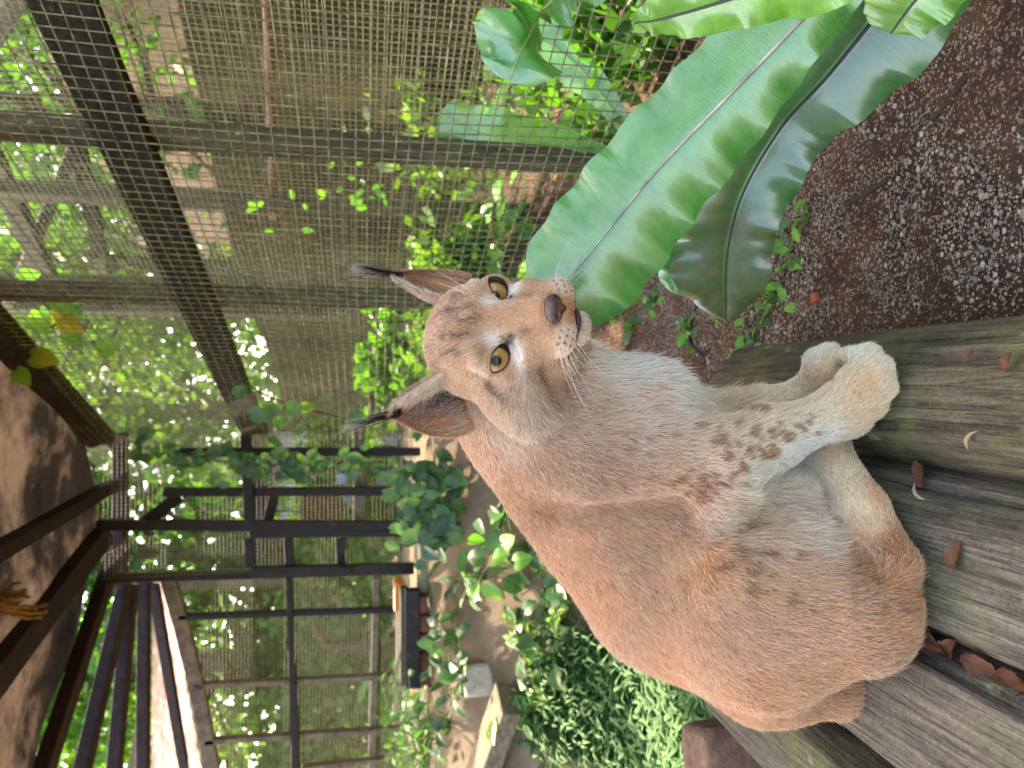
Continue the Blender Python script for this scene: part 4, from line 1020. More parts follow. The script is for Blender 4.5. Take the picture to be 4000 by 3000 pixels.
def frond(parent, mid, wl, wr, side_px, tilt, mat, rib, wave=.012, nw=9, seed=0, fold=.3, n=90, m=11, ribr=.0026, split=None, side3=None, label=None):
    """mid: [(x,y,D)] from base to tip; wl / wr: half widths (m) along it; side_px: photo direction of the l side"""
    r_ = np.random.default_rng(seed); C = spline([P(*q) for q in mid], n); V = []; A = []
    tang = np.gradient(C, axis=0); tang = nrm(tang)
    sv = (-UPV * side_px[0] - RGT * side_px[1]) if side3 is None else np.asarray(side3, float)
    wl_ = np.interp(np.linspace(0, 1, n), np.linspace(0, 1, len(wl)), wl); wr_ = np.interp(np.linspace(0, 1, n), np.linspace(0, 1, len(wr)), wr)
    ph = r_.uniform(0, 6, 6); jl = np.cumsum(r_.normal(0, .22, n)); jr = np.cumsum(r_.normal(0, .22, n))
    am = [np.interp(np.linspace(0, 1, n), np.linspace(0, 1, 13), r_.uniform(.0, 1.7, 13)) for _ in range(2)]; ph2 = [np.cumsum(r_.uniform(.10, .75, n)), np.cumsum(r_.uniform(.10, .75, n))]
    for i in range(n):
        s = i / (n - 1); T = tang[i]; S = nrm(sv - T * np.dot(sv, T)); N = np.cross(T, S)
        if np.dot(N, CAM - C[i]) < 0: N = -N
        for j in range(-m, m + 1):
            t = j / m; w = wl_[i] if t > 0 else wr_[i]; jj = jl[i] if t > 0 else jr[i]
            sh = math.sqrt(max(0, 1 - max(0, (s - .90) / .10) ** 2)) if s > .90 else 1.0
            ed = 1 + .03 * math.sin(nw * 6.28 * s + jj + ph[0]) * abs(t) ** 2
            a = tilt + (fold if t > 0 else -fold)
            dirv = S * math.cos(a) + N * math.sin(a) * (1 if t > 0 else 1)
            z = wave * am[int(t > 0)][i] * abs(t) ** 2.0 * (math.sin(ph2[int(t > 0)][i] * nw / 7.0) + .35 * math.sin(2.3 * nw * 6.28 * s + ph[3] + jj)) - .25 * w * t * t
            V.append(C[i] + dirv * t * w * sh * ed + N * z * sh); A.append((s, abs(t), 0, 1))
    k = 2 * m + 1; F = []
    for i in range(n - 1):
        for j in range(k - 1):
            if split and any(a <= i / n <= b and (j < m) == lowside and abs((j + .5) - (m * (1 - tt) if lowside else m * (1 + tt))) < ww for a, b, lowside, tt, ww in split): continue
            F.append((i * k + j, i * k + j + 1, (i + 1) * k + j + 1, (i + 1) * k + j))
    o = link_mesh('frond', V, F, mat, parent); at = o.data.attributes.new('st', 'FLOAT_COLOR', 'POINT'); at.data.foreach_set('color', np.array(A, np.float32).ravel())
    if label: o['label'] = label
    Nn = [np.cross(tang[i], nrm(sv - tang[i] * np.dot(sv, tang[i]))) for i in range(n)]
    pts = [C[i] + (Nn[i] if np.dot(Nn[i], CAM - C[i]) > 0 else -Nn[i]) * .0006 for i in range(n)]
    Vr, Fr = tube_geo(pts, [ribr * (1 - .75 * i / n) for i in range(n)], 6); link_mesh('midrib', Vr, Fr, rib, o)
    return o
base_f = P(3600, -750, .72); base_f[2] = .02
fern = empty('birds_nest_fern', tuple(map(float, base_f))); tag(fern, 'glossy broad leaved fern with wavy fronds reaching in over the gravel', 'fern')
frond(fern, [(3700, -560, .66), (3220, -20, .70), (2880, 340, .755), (2580, 650, .80), (2360, 920, .83), (2120, 1220, .86)], [.048, .062, .068, .070, .072, .075, .078, .078, .070], [.02, .028, .036, .048, .060, .066, .072, .074, .065], (-.77, -.64), -.22, M_fr1, M_rib, .0052, 9, 3, -.27, ribr=.0026)
frond(fern, [(3800, -420, .68), (3480, -10, .74), (3230, 300, .80), (3050, 500, .86), (2900, 760, .92), (2840, 1000, .97), (2835, 1250, 1.02)], [.06, .075, .075, .07, .075, .085, .085, .075, .04], [.06, .07, .075, .06, .055, .06, .055, .06, .035], (-.85, -.5), .10, M_fr2, M_rib2, .006, 7, 5, .34, label='drooping frond with brown decayed patches')
frond(fern, [(3300, -700, .80), (2500, -260, .92), (2170, -10, .98), (2060, 150, 1.0), (1990, 320, 1.0)], [.05, .075, .085, .08, .07, .04], [.04, .07, .08, .08, .065, .04], (-.55, .82), .1, M_fr1, M_rib3, .012, 9, 8, .15)
frond(fern, [(3700, -650, .55), (3250, -150, .58), (2900, -20, .62), (2600, 70, .66), (2480, 90, .68)], [.03, .04, .04, .03, .012], [.03, .035, .03, .022, .008], (-.75, -.66), .5, M_fr3, M_rib2, .005, 5, 12, .2)
frond(fern, [(3800, -300, .62), (3680, -120, .64), (3560, 20, .67), (3480, 130, .70)], [.03, .04, .045, .03], [.03, .035, .035, .02], (-.8, -.6), .2, M_fr3, M_rib2, .006, 4, 15, .25)
frond(fern, [(3050, 560, 1.0), (2830, 800, 1.05), (2720, 960, 1.08), (2640, 1150, 1.10)], [.035, .045, .05, .05, .03], [.03, .04, .05, .045, .03], (-.75, -.66), 0, M_fr1, M_rib3, .009, 6, 19, .2)
# curled dry scraps on the old frond
M_dry = Mat('dry_leaf', rough=.8, spec=.2); _c = M_dry.coord('Object'); M_dry.color(M_dry.mix(M_dry.rand(), M_dry.ramp(M_dry.noise(_c, 60, 4), [(.3, lc(48, 28, 21)[:3]), (.7, lc(104, 66, 48)[:3])]), lc(104, 70, 52))); M_dry.translucent(lc(120, 76, 50), .2); M_dry = M_dry.m

# ---- leaf meshes
def leaf_mesh(name, kind, mat, seed=0):
    """unit leaf lying along +Y from the origin, face +Z"""
    n, m = 11, 4; V = []; F = []; A = []
    for i in range(n):
        s = i / (n - 1)
        if kind == 'heart': w = .46 * (math.sin(math.pi * min(1, s * .93 + .07)) ** .75) * (1.15 - .55 * s); back = .16
        elif kind == 'oval': w = .30 * math.sin(math.pi * (s * .94 + .03)) ** .8; back = 0
        elif kind == 'arrow': w = .36 * (1 - s) ** .75 * (1 if s > .02 else .55) + .004; back = .28
        else: w = .085 * math.sin(math.pi * (s * .96 + .03)) ** .7; back = 0
        for j in range(-m, m + 1):
            t = j / m
            y = s - back * (1 - s) ** 4 * abs(t) ** 1.3; z = .10 * abs(t) * w / .4 - .22 * s * s + .02 * math.sin(9 * s + seed) * abs(t)
            V.append((w * t, y, z)); A.append((s, abs(t), 0, 1))
    k = 2 * m + 1
    for i in range(n - 1):
        for j in range(k - 1): F.append((i * k + j, i * k + j + 1, (i + 1) * k + j + 1, (i + 1) * k + j))
    me = bpy.data.meshes.new(name); me.from_pydata(V, [], F); me.shade_smooth(); me.materials.append(mat)
    at = me.attributes.new('st', 'FLOAT_COLOR', 'POINT'); at.data.foreach_set('color', np.array(A, np.float32).ravel())
    return me
def leaf_mat(name, a, b, vein=None, vfac=.5, rough=.42, trans=.35, varieg=None):
    m = Mat(name, rough=rough, spec=.4); sp = m.n.new('ShaderNodeSeparateColor'); m.l.new(m.attr('st'), sp.inputs[0])
    c = m.mix(m.rand(), a, b)
    c = m.mix(m.math('MULTIPLY', m.noise(m.coord('Object'), 6, 4), .5), c, (.6, .66, .5), 'MULTIPLY')
    if vein:
        w = m.n.new('ShaderNodeMath'); w.operation = 'SINE'; m.l.new(m.math('ADD', m.math('MULTIPLY', sp.outputs[0], 38.0), m.math('MULTIPLY', sp.outputs[1], -14.0)), w.inputs[0])
        v = m.math('MAXIMUM', m.math('GREATER_THAN', w.outputs[0], .86), m.math('LESS_THAN', sp.outputs[1], .09))
        c = m.mix(m.math('MULTIPLY', v, vfac), c, vein)
    if varieg:
        c = m.mix(m.ramp(m.noise(m.coord('Object', (3, 1, 1)), 3.2, 4, .6, 1.0), [(.52, (0, 0, 0)), (.57, (1, 1, 1))]), c, varieg)
    m.color(c); m.translucent(m.mix(1.0, c, (1.25, 1.35, .6), 'MULTIPLY'), trans); return m.m
M_lf_vine = leaf_mat('vine_leaf', lc(62, 96, 58), lc(90, 128, 68)); M_lf_dark = leaf_mat('dark_leaf', lc(50, 80, 56), lc(72, 104, 66))
M_lf_light = leaf_mat('light_leaf', lc(82, 140, 52), lc(120, 168, 62)); M_lf_var = leaf_mat('variegated_leaf', lc(52, 108, 44), lc(74, 124, 50), varieg=lc(188, 200, 104))
M_lf_arrow = leaf_mat('arrow_leaf', lc(88, 148, 78), lc(104, 160, 84), lc(186, 214, 160), .6)
M_lf_grass = leaf_mat('grass_leaf', lc(62, 118, 48), lc(100, 150, 62)); M_lf_pale = leaf_mat('pale_leaf', lc(150, 176, 120), lc(186, 204, 150)); M_lf_yel = leaf_mat('yellow_leaf', lc(150, 160, 40), lc(196, 170, 50))
M_stem = Mat('stem', rough=.8, spec=.2).color(lc(84, 76, 44)).m; M_stemg = Mat('green_stem', rough=.7, spec=.2).color(lc(84, 120, 50)).m
LM = {}
def lmesh(kind, mat):
    if (kind, mat.name) not in LM: LM[(kind, mat.name)] = leaf_mesh(f'leaf_{kind}', kind, mat, len(LM))
    return LM[(kind, mat.name)]
def put_leaf(me, p, d, up, size, parent, name='leaf'):
    d = nrm(np.asarray(d, float)); up = np.asarray(up, float); x = np.cross(d, up); x = nrm(x); z = np.cross(x, d)
    M = Matrix([[x[i] * size, d[i] * size, z[i] * size, p[i]] for i in range(3)] + [[0, 0, 0, 1]])
    o = bpy.data.objects.new(name, me); COL.objects.link(o); o.parent = parent
    o.matrix_parent_inverse = world_of(parent).inverted(); o.matrix_basis = M; return o
_pr = np.random.default_rng(21)
def clump(name, label, cat, base, spread, n, size, kind, mats, stem=True, height=.12, group=None, droop=.3, face=None):
    """plant: stems from the base, a leaf at each stem's end"""
    base = np.asarray(base, float); root = empty(name, tuple(map(float, base))); tag(root, label, cat, group)
    G = Geo()
    for k in range(n):
        off = np.array([_pr.normal(0, spread[0]), _pr.normal(0, spread[1]), abs(_pr.normal(height, height * .45))])
        tip = base + off; tip[2] = max(tip[2], float(hgt(tip[0], tip[1])) + .01)
        mid = base + off * np.array([.45, .45, .75])
        V, F = tube_geo(spline([base + off * np.array([.1, .1, -.05]), mid, tip], 6), .0016, 4); G.add(V, F)
        d = nrm(off * np.array([1, 1, 0]) + _pr.normal(0, .06, 3) + np.array([0, 0, -droop * .12])); d = nrm(d + np.array([0, -.35, -.1]))
        upv = nrm(np.array([_pr.normal(0, .4), -.45 + _pr.normal(0, .3), 1.0])) if face is None else nrm(np.asarray(face) + _pr.normal(0, .35, 3))
        put_leaf(lmesh(kind, mats[_pr.integers(0, len(mats))]), tip, d, upv, size * _pr.uniform(.7, 1.25), root)
    if stem: G.build('stem', M_stemg, root)
    return root
clump('arrowhead_plant', 'arrowhead plant with one pale veined leaf under the big fern frond', 'plant', Pt(2450, 1000), (.03, .03), 3, .105, 'arrow', [M_lf_arrow], height=.05, face=(-.1, -.8, .7))
for k, (x, y, n, lab) in enumerate(((2560, 1180, 9, 'small weed in a tuft just past the torn young frond'), (2700, 1285, 9, 'low green weed beside the dark twig on the gravel'), (2850, 1240, 8, 'green seedling tuft at the tip of the decayed fern frond'), (3040, 1170, 9, 'bright weed rooted in gravel in front of the mossy log'), (2440, 1200, 8, 'small weed growing on soil below the lynx chin'), (3110, 1010, 4, 'tiny pale green seedling on the gravel by the thin twig'), (3160, 850, 4, 'yellow green seedling alone on the brown soil'), (2950, 1340, 6, 'weed tuft against the far end of the mossy log'), (2480, 1290, 7, 'low weed between the chest fur and the gravel'))):
    clump('weed', lab, 'weed', Pt(x, y), (.022, .022), int(n * 1.5), .026, 'oval', [M_lf_light, M_lf_vine], height=.02, group='weeds on the soil')
# vines: leaves on stems along the back corner
def vine(name, label, path, n, size, spread, mats, kind='heart', off=(0, -.04, 0)):
    pts = spline(path, 40); root = empty(name, tuple(map(float, pts[0]))); tag(root, label, 'vine')
    V, F = tube_geo(pts, .004, 5); link_mesh('stem', V, F, M_stem, root)
    for k in range(n):
        c = pts[_pr.integers(0, len(pts))] + _pr.normal(0, spread, 3) * np.array([1, .6, 1]) + np.asarray(off)
        d = nrm(np.array([_pr.normal(0, .6), -.25, -.75 + _pr.normal(0, .35)])); put_leaf(lmesh(kind, mats[_pr.integers(0, len(mats))]), c, d, nrm(np.array([_pr.normal(0, .45), -1, .35 + _pr.normal(0, .3)])), size * _pr.uniform(.65, 1.25), root)
    return root
vine('corner_vine', 'leafy dark green vine hanging down the corner of mesh wall and back wall', [PB(540, 1745, -.1), PB(760, 1785, -.1), PB(980, 1815, -.1), PB(1250, 1815, -.1), PB(1500, 1805, -.1)], 95, .052, .036, [M_lf_dark, M_lf_vine])
vine('ground_vine', 'thick clump of green vine leaves at the foot of the corner', [Pt(1700, 1850, .08), Pt(1690, 1950, .08), Pt(1720, 2040, .06), Pt(1750, 2090, .04)], 120, .056, .06, [M_lf_vine, M_lf_dark], off=(0, -.06, .05))
wv_ = [wall_pt(*wall_s(900, 1440), -.03), wall_pt(*wall_s(1080, 1530), -.03), wall_pt(*wall_s(1200, 1560), -.04), wall_pt(*wall_s(1320, 1600), -.03)]
vine('wall_vine', 'sparse vine with a few light leaves climbing the mesh wall behind the ears', wv_, 9, .06, .035, [M_lf_light, M_lf_vine, M_lf_light, M_lf_yel], off=(-.02, -.02, 0))
vine('roof_vine', 'yellow green vine leaves lying on the roof corner netting', [wall_pt(*wall_s(240, 1330), .1), wall_pt(*wall_s(200, 1380), .1), wall_pt(*wall_s(120, 1400), .1)], 14, .065, .06, [M_lf_light, M_lf_yel, M_lf_light, M_lf_light], off=(0, 0, 0))
clump('bank_plant', 'upright green plant on the tan bank behind the shoulder of the lynx', 'plant', Pt(2060, 2140), (.07, .05), 22, .06, 'heart', [M_lf_vine, M_lf_light], height=.09)
clump('pale_plant', 'whitish leaved plant on the bank by the green upright plant', 'plant', Pt(1900, 2250), (.04, .06), 18, .045, 'oval', [M_lf_pale], height=.07)
for k, (x, y, n, lab) in enumerate(((2215, 2290, 16, 'yellow variegated plant right against the lynx back'), (2090, 2520, 15, 'variegated plant beside the grass and the pale stone'), (2090, 2720, 14, 'variegated plant beside the end of the loose plank'), (2200, 2440, 12, 'variegated plant at the upper edge of the grass'))):
    clump('variegated_plant', lab, 'plant', Pt(x, y), (.06, .05), n, .062, 'heart', [M_lf_var, M_lf_vine, M_lf_var], height=.05, group='variegated plants along the bank')
for k, (x, y, n, lab) in enumerate(((1800, 2480, 26, 'bluish green bush on the bank below the orange box'), (1830, 2640, 30, 'bluish green bush beside the pale stone'), (1760, 2820, 30, 'bluish green bush behind the loose plank'))):
    clump('bank_bush', lab, 'bush', Pt(x, y), (.08, .07), n, .05, 'oval', [M_lf_dark, M_lf_vine], height=.07, group='bushes on the bank')
clump('ground_cover', 'mass of small light green leaves on the bank near the deck', 'plant', Pt(1680, 2900), (.2, .13), 120, .035, 'oval', [M_lf_light], height=.09)
clump('strap_plant', 'tall plant with long arching strap leaves in front of the side panel', 'plant', Pt(1560, 2890), (.13, .06), 12, .27, 'strap', [M_lf_light, M_lf_vine], height=.24, droop=.1, face=(0, -.8, .6))
# grass: uncountable
Vg, Fg, Ag = [], [], []
for k in range(3400):
    t = _pr.random(); X = 2120 + 700 * t + _pr.normal(0, 90); Y = 2480 + 420 * _pr.random() + 150 * t + _pr.normal(0, 60)
    if X < 2080 or Y > 3150: continue
    p = Pt(X, Y); L = _pr.uniform(.05, .12); a = _pr.uniform(0, 6.28); d = np.array([math.cos(a), math.sin(a), 0]); w = np.array([-d[1], d[0], 0]) * _pr.uniform(.0035, .007)
    n0 = len(Vg); lift_ = _pr.uniform(.25, .8)
    for s_, ww in ((0, .7), (.35, 1), (.7, .8), (1, .08)):
        c = p + d * L * s_ * .9 + np.array([0, 0, L * (lift_ * 2.0 * s_ - lift_ * 1.5 * s_ * s_)]); Vg += [c - w * ww, c + w * ww]; Ag += [(s_, .5, 0, 1)] * 2
    for q in range(3): Fg.append((n0 + 2 * q, n0 + 2 * q + 1, n0 + 2 * q + 3, n0 + 2 * q + 2))
M_gr = Mat('grass', rough=.7, spec=.15); _n = M_gr.noise(M_gr.coord('Object'), 30, 4); _cg = M_gr.ramp(_n, [(.3, lc(58, 92, 50)[:3]), (.6, lc(86, 124, 68)[:3]), (.75, lc(112, 146, 88)[:3])]); M_gr.color(_cg); M_gr.translucent(_cg, .35); M_gr = M_gr.m
go = link_mesh('grass', Vg, Fg, M_gr); tag(go, 'lush green grass behind the back of the lynx', 'grass', kind='stuff')

# ---- small litter
def dry_leaf(label, x, y, z, size, seed, curl=.6):
    r_ = np.random.default_rng(seed); a = r_.uniform(0, 6.28); V = []; F = []; n, m = 15, 9
    p = Pz(x, y, z)
    for i in range(n):
        s = i / (n - 1); w = .36 * math.sin(math.pi * (s * .96 + .02)) ** .75 * (1 + .16 * math.sin(17 * s + seed) + .08 * math.sin(41 * s))
        for j in range(m):
            t = -1 + 2 * j / (m - 1); th = t * curl * 1.6; R = w / max(.2, curl * 1.6)
            v = np.array([R * math.sin(th), s - .5, R * (1 - math.cos(th)) + .16 * math.sin(4 * s + seed) * curl + .05 * math.sin(7 * t + 9 * s)]) * size
            V.append(p + np.array([v[0] * math.cos(a) - v[1] * math.sin(a), v[0] * math.sin(a) + v[1] * math.cos(a), v[2] + .002]))
    for i in range(n - 1):
        for j in range(m - 1): F.append((i * m + j, i * m + j + 1, (i + 1) * m + j + 1, (i + 1) * m + j))
    return tag(link_mesh('dry_leaf', V, F, M_dry), label, 'leaf', 'dry leaves on the logs')
for k, (x, y, sz, lab) in enumerate(((3745, 2165, .026, 'small red brown dry leaf alone on the log under the hind foot'), (3660, 2500, .042, 'large curled brown dry leaf in the log gap by the haunch'), (3720, 2545, .034, 'dry leaf second along the gap beside the cracked log'), (3850, 2610, .040, 'pale torn dry leaf in the gap along the cracked log'), (3960, 2660, .036, 'dark dry leaf at the outer end of the gap by the cracked log'), (3600, 1850, .030, 'folded dark dry leaf in the gap beside the mossy log'), (3790, 1390, .014, 'little brown leaf scrap on the mossy log'), (3945, 1415, .018, 'dark leaf scrap on the mossy log near its green side'))):
    dry_leaf(lab, x, y, LOGTOP - (.022 if 'gap' in lab else -.002), sz, 30 + k, .75)
M_petal = Mat('petal', rough=.7, spec=.2).color(lc(128, 112, 90)).m
for (x, y, lab, a) in ((3830, 1745, 'curved pale husk lying on the mossy log', 0.2), (3615, 1895, 'white husk beside the folded leaf in the log gap', 1.5)):
    p = Pz(x, y, LOGTOP + .002); pts_ = [p + np.array([math.cos(a + t * 1.6) * .014, math.sin(a + t * 1.6) * .014, .003 * math.sin(3 * t)]) for t in np.linspace(0, 1, 8)]
    V, F = tube_geo(pts_, [.0003 + .0018 * math.sin(math.pi * t) ** 1.5 for t in np.linspace(0.02, .9, 8)], 6); tag(link_mesh('husk', V, F, M_petal), lab, 'husk')
M_twig = Mat('twig', rough=.9, spec=.15).color(lc(64, 50, 42)).m
for (pp, r_, lab) in ((((3480, 700), (3390, 760), (3310, 800)), .0042, 'thick dark twig lying on the open brown soil'), (((2760, 1400), (2700, 1320), (2740, 1150), (2780, 1080)), .0035, 'long thin twig reaching under the decayed frond'), (((3020, 1080), (3060, 960), (3090, 860)), .0032, 'thin twig slanting from the torn frond lobe'), (((3620, 860), (3530, 800), (3470, 770)), .002, 'pale straight twig among gravel past the thick twig'), (((3790, 300), (3700, 420), (3650, 470)), .004, 'short dark twig on soil near the fern base')):
    p_ = [Pt(a, b) + np.array([0, 0, r_ * 1.2]) for a, b in pp]; V, F = tube_geo(spline(p_, 12), [r_ * (1 + .2 * math.sin(5 * k)) for k in range(12)], 7); tag(link_mesh('twig', V, F, M_twig), lab, 'twig', 'twigs on the soil')
q = Pt(3195, 1165); tag(chunk('brick_chip', (q[0], q[1], q[2] + .004), (.016, .013, .011), .3, Mat('brick_red', rough=.9).color(lc(150, 74, 54)).m, 9), 'small red brick chip lying on the gravel', 'brick chip')

# ================================================================== things at the back
M_conc = Mat('old_concrete', rough=.9, spec=.2); _c = M_conc.coord('Object'); M_conc.color(M_conc.ramp(M_conc.noise(_c, 8, 6, .7), [(.3, lc(96, 92, 76)[:3]), (.6, lc(140, 136, 112)[:3]), (.75, lc(110, 118, 76)[:3])])); M_conc = M_conc.m
a, b = PB(1690, 2060, -.25), PB(1690, 2290, -.25); o = bar('sill_block', a, b, .13, .30, M_conc, None, (0, 1, 0), .012); tag(o, 'mossy concrete sill block under the gate', 'block')
M_brick = Mat('old_brick', rough=.9, spec=.15); _c = M_brick.coord('Object'); M_brick.color(M_brick.ramp(M_brick.noise(_c, 14, 6, .7), [(.3, lc(58, 34, 28)[:3]), (.6, lc(100, 60, 48)[:3]), (.75, lc(130, 92, 74)[:3])])); M_brick = M_brick.m
dk = empty('deck', tuple(map(float, PB(1600, 2500, -.15)))); tag(dk, 'low mossy plank deck on brick footing below the side panel', 'deck')
for k in range(4):
    a, b = PB(1560 + 6 * k, 2300, -.05 - .12 * k), PB(1560 + 6 * k, 2660, -.05 - .12 * k); bar('board', a, b, .105, .03, M_log2, dk, (0, 0, 1), .004)
for k in range(5):
    a, b = PB(1660, 2320 + 72 * k, -.42), PB(1660, 2384 + 72 * k, -.42); bar('brick', a, b, .09, .09, M_brick, dk, (0, 1, 0), .006)
bar('front_beam', PB(1610, 2300, -.45), PB(1612, 2680, -.45), .055, .05, M_iron, dk, (0, 1, 0), .004)
M_or = Mat('orange_plastic', rough=.45, spec=.4); M_or.color(M_or.ramp(M_or.noise(M_or.coord('Object'), 12, 4), [(.3, lc(186, 108, 34)[:3]), (.7, lc(206, 136, 60)[:3])])); M_or = M_or.m
ob = empty('orange_box', tuple(map(float, PB(1582, 2320, -.3)))); tag(ob, 'small orange box with a lid on the deck beside the gate', 'box')
bar('tray', PB(1562, 2268, -.3), PB(1562, 2368, -.3), .038, .10, M_or, ob, (0, 1, 0), .006); bar('lid', PB(1545, 2262, -.3), PB(1545, 2374, -.3), .014, .112, M_or, ob, (0, 1, 0), .004)
bar('bracket', PB(1584, 2312, -.3), PB(1620, 2314, -.3), .016, .016, M_pale, ob, (0, 1, 0))
M_nest = Mat('nest', rough=.95, spec=.1); _c = M_nest.coord('Object'); M_nest.color(M_nest.ramp(M_nest.noise(_c, 40, 5), [(.3, lc(52, 40, 30)[:3]), (.7, lc(108, 88, 66)[:3])])); M_nest.bump(M_nest.noise(_c, 60, 5), .9, .02); M_nest = M_nest.m
p = PB(1255, 1995, .4); pot = chunk('fibre_bundle', tuple(p), (.15, .13, .19), .2, M_nest, 12); tag(pot, 'brown fibre bundle hanging on a cord outside the back wall', 'bundle')
V, F = tube_geo([p + np.array([0, 0, .09]), PB(700, 1992, .4)], .004, 5); link_mesh('cord', V, F, M_twig, pot)
# pale building and terracotta shelter beyond
M_white = Mat('pale_wall', rough=.8, spec=.2); M_white.color(M_white.ramp(M_white.noise(M_white.coord('Object'), 3, 4), [(.3, lc(196, 200, 214)[:3]), (.7, lc(226, 228, 236)[:3])])); M_white = M_white.m
M_pink = Mat('terracotta', rough=.9, spec=.1); _c = M_pink.coord('Object'); M_pink.color(M_pink.ramp(M_pink.noise(_c, 4, 7, .7), [(.3, lc(140, 96, 80)[:3]), (.5, lc(186, 140, 120)[:3]), (.72, lc(150, 140, 96)[:3])])); M_pink.bump(M_pink.noise(_c, 12, 5), .6, .03); M_pink = M_pink.m
YF = 6.3
def PF(x, y, dy=0): return Ppl(x, y, (0, YF + dy, 0), np.array([0, 1.0, 0]))
hb = empty('pale_building', tuple(map(float, PF(1500, 1900)))); tag(hb, 'pale lavender building glimpsed beyond the back wall vines', 'building')
a, b = PF(1100, 1690), PF(1100, 2065); z1 = PF(1000, 1900)[2]; bar('wall', (a[0], YF, .45), (b[0], YF, .45), 2.0, .3, M_white, hb, (0, 1, 0)); 
bar('roof', (a[0] + .1, YF - .1, 1.5), (b[0] - .1, YF - .1, 1.5), .09, .9, M_iron, hb, (0, 1, 0)); bar('window', PF(1300, 1990, -.17), PF(1300, 2050, -.17), .35, .04, M_iron, hb, (0, 1, 0))
ts = empty('terracotta_roof', tuple(map(float, PF(800, 2700, -3)))); tag(ts, 'pinkish sunlit shelter roof beyond the side panel', 'roof')
c_ = [PF(650, 2230, -.6), PF(830, 3250, -1.2), PF(590, 3250, .9), PF(595, 2260, .7)]
def quad_slab(name, c, th, mat, par, n=12):
    c = [np.asarray(q, float) for q in c]
    def fn(off): return [(c[0] * (1 - a) + c[1] * a) * (1 - b) + (c[3] * (1 - a) + c[2] * a) * b + np.array([0, 0, off + .003 * math.sin(120 * a)]) for a in np.linspace(0, 1, n * 8) for b in np.linspace(0, 1, n)]
    V = fn(0) + fn(-th); F = []; k = n * n * 8
    for i in range(n * 8 - 1):
        for j in range(n - 1): q = (i * n + j, i * n + j + 1, (i + 1) * n + j + 1, (i + 1) * n + j); F += [q, tuple(x + k for x in q[::-1])]
    return link_mesh(name, V, F, mat, par)
quad_slab('roof_sheet', c_, .05, M_pink, ts); bar('post', (c_[0][0] - .1, c_[0][1], 0), (c_[0][0] - .1, c_[0][1], c_[0][2]), .08, .08, M_post, ts, (0, 1, 0)); bar('post', (c_[1][0], c_[1][1], 0), (c_[1][0], c_[1][1], c_[1][2]), .08, .08, M_post, ts, (0, 1, 0))
M_bamb = Mat('pinkish_wall', rough=.9, spec=.1); _c = M_bamb.coord('Object', (14, 14, 1)); M_bamb.color(M_bamb.ramp(M_bamb.noise(_c, 1.5, 6, .7), [(.3, lc(150, 112, 96)[:3]), (.5, lc(190, 156, 140)[:3]), (.72, lc(170, 160, 120)[:3])])); M_bamb = M_bamb.m
nb = empty('neighbour_shelter', tuple(map(float, wall_pt(3, 0, 4.6)))); tag(nb, 'pinkish plank walled shelter behind the trees outside the mesh wall', 'shelter')
for k in range(34): bar('plank', wall_pt(-1.2 + .3 * k, -.05, 4.6), wall_pt(-1.2 + .3 * k, 3.5 + .03 * math.sin(3.7 * k), 4.6), .285, .03, M_bamb, nb, tuple(WN))
# timber frame with crossed braces outside the mesh wall (upper right of the upright view)
xf = empty('brace_frame', tuple(map(float, wall_pt(2.5, 0, 1.0)))); tag(xf, 'dark timber frame with crossed braces outside, high behind the mesh wall', 'frame')
def wb(x0, y0, x1, y1, w, off): a = wall_pt(*wall_s(x0, y0, off), off); b = wall_pt(*wall_s(x1, y1, off), off); bar('brace', a, b, w, .06, M_post2, xf, tuple(WN), .004)
M_post2 = wood_mat('brace_wood', .2, ((30, 23, 18), (52, 40, 31), (74, 58, 46)), axis='X', red=.2)
wb(-60, 560, 240, 1190, .075, .92); wb(30, 1190, 300, 560, .045, .97); wb(300, 540, 420, 1130, .055, 1.02); wb(-20, 140, 100, -60, .05, .92)
for s_ in (1.2, 3.9): bar('post', wall_pt(s_, 0, 1.1), wall_pt(s_, 2.9, 1.1), .06, .06, M_post2, xf, tuple(WN), .004)
# ---- plants right behind the mesh wall
def behind(x, y, off): return wall_pt(*wall_s(x, y, off), off)
c = behind(2350, 560, .45); c[2] = .0
of2 = empty('outside_fern', tuple(map(float, c))); tag(of2, 'bright broad leaved fern growing outside at the foot of the mesh wall', 'fern')
for (mid, w_, m_) in (([(2420, 640, 1.75), (2150, 560, 1.72), (1880, 520, 1.70), (1720, 440, 1.7)], .055, M_fr3), ([(2450, 500, 1.7), (2250, 250, 1.7), (2050, 120, 1.7), (1850, 90, 1.7)], .045, M_fr3)):
    frond(of2, mid, [w_ * .4, w_, w_ * 1.2, w_ * .8], [w_ * .4, w_, w_ * 1.2, w_ * .8], (.1, -.99), .3, m_, M_rib3, .012, 6, int(mid[0][1]), .2, n=40, m=6)
for k, (x, y, off, n, lab) in enumerate(((2000, 1000, .5, 34, 'bright sunlit shrub outside the mesh wall above the fern tip'), (1950, 800, 1.2, 30, 'light green shrub between outer fence and screen'), (2050, 180, 1.1, 30, 'light green shrub behind the outside fern'))):
    c = behind(x, y, off); base = c.copy(); base[2] = .02
    clump('outside_shrub', lab, 'shrub', base, (.2, .16), n, .10, 'oval', [M_lf_light], height=max(.15, c[2]), group='shrubs outside the mesh wall')
c = behind(1420, 780, .60); vine('fence_vine', 'thin vine with small pale leaves climbing between the fences', [behind(1500, 700, .6), behind(1350, 760, .6), behind(1200, 790, .6), behind(1000, 760, .6)], 26, .036, .05, [M_lf_light], 'oval', (0, 0, 0))

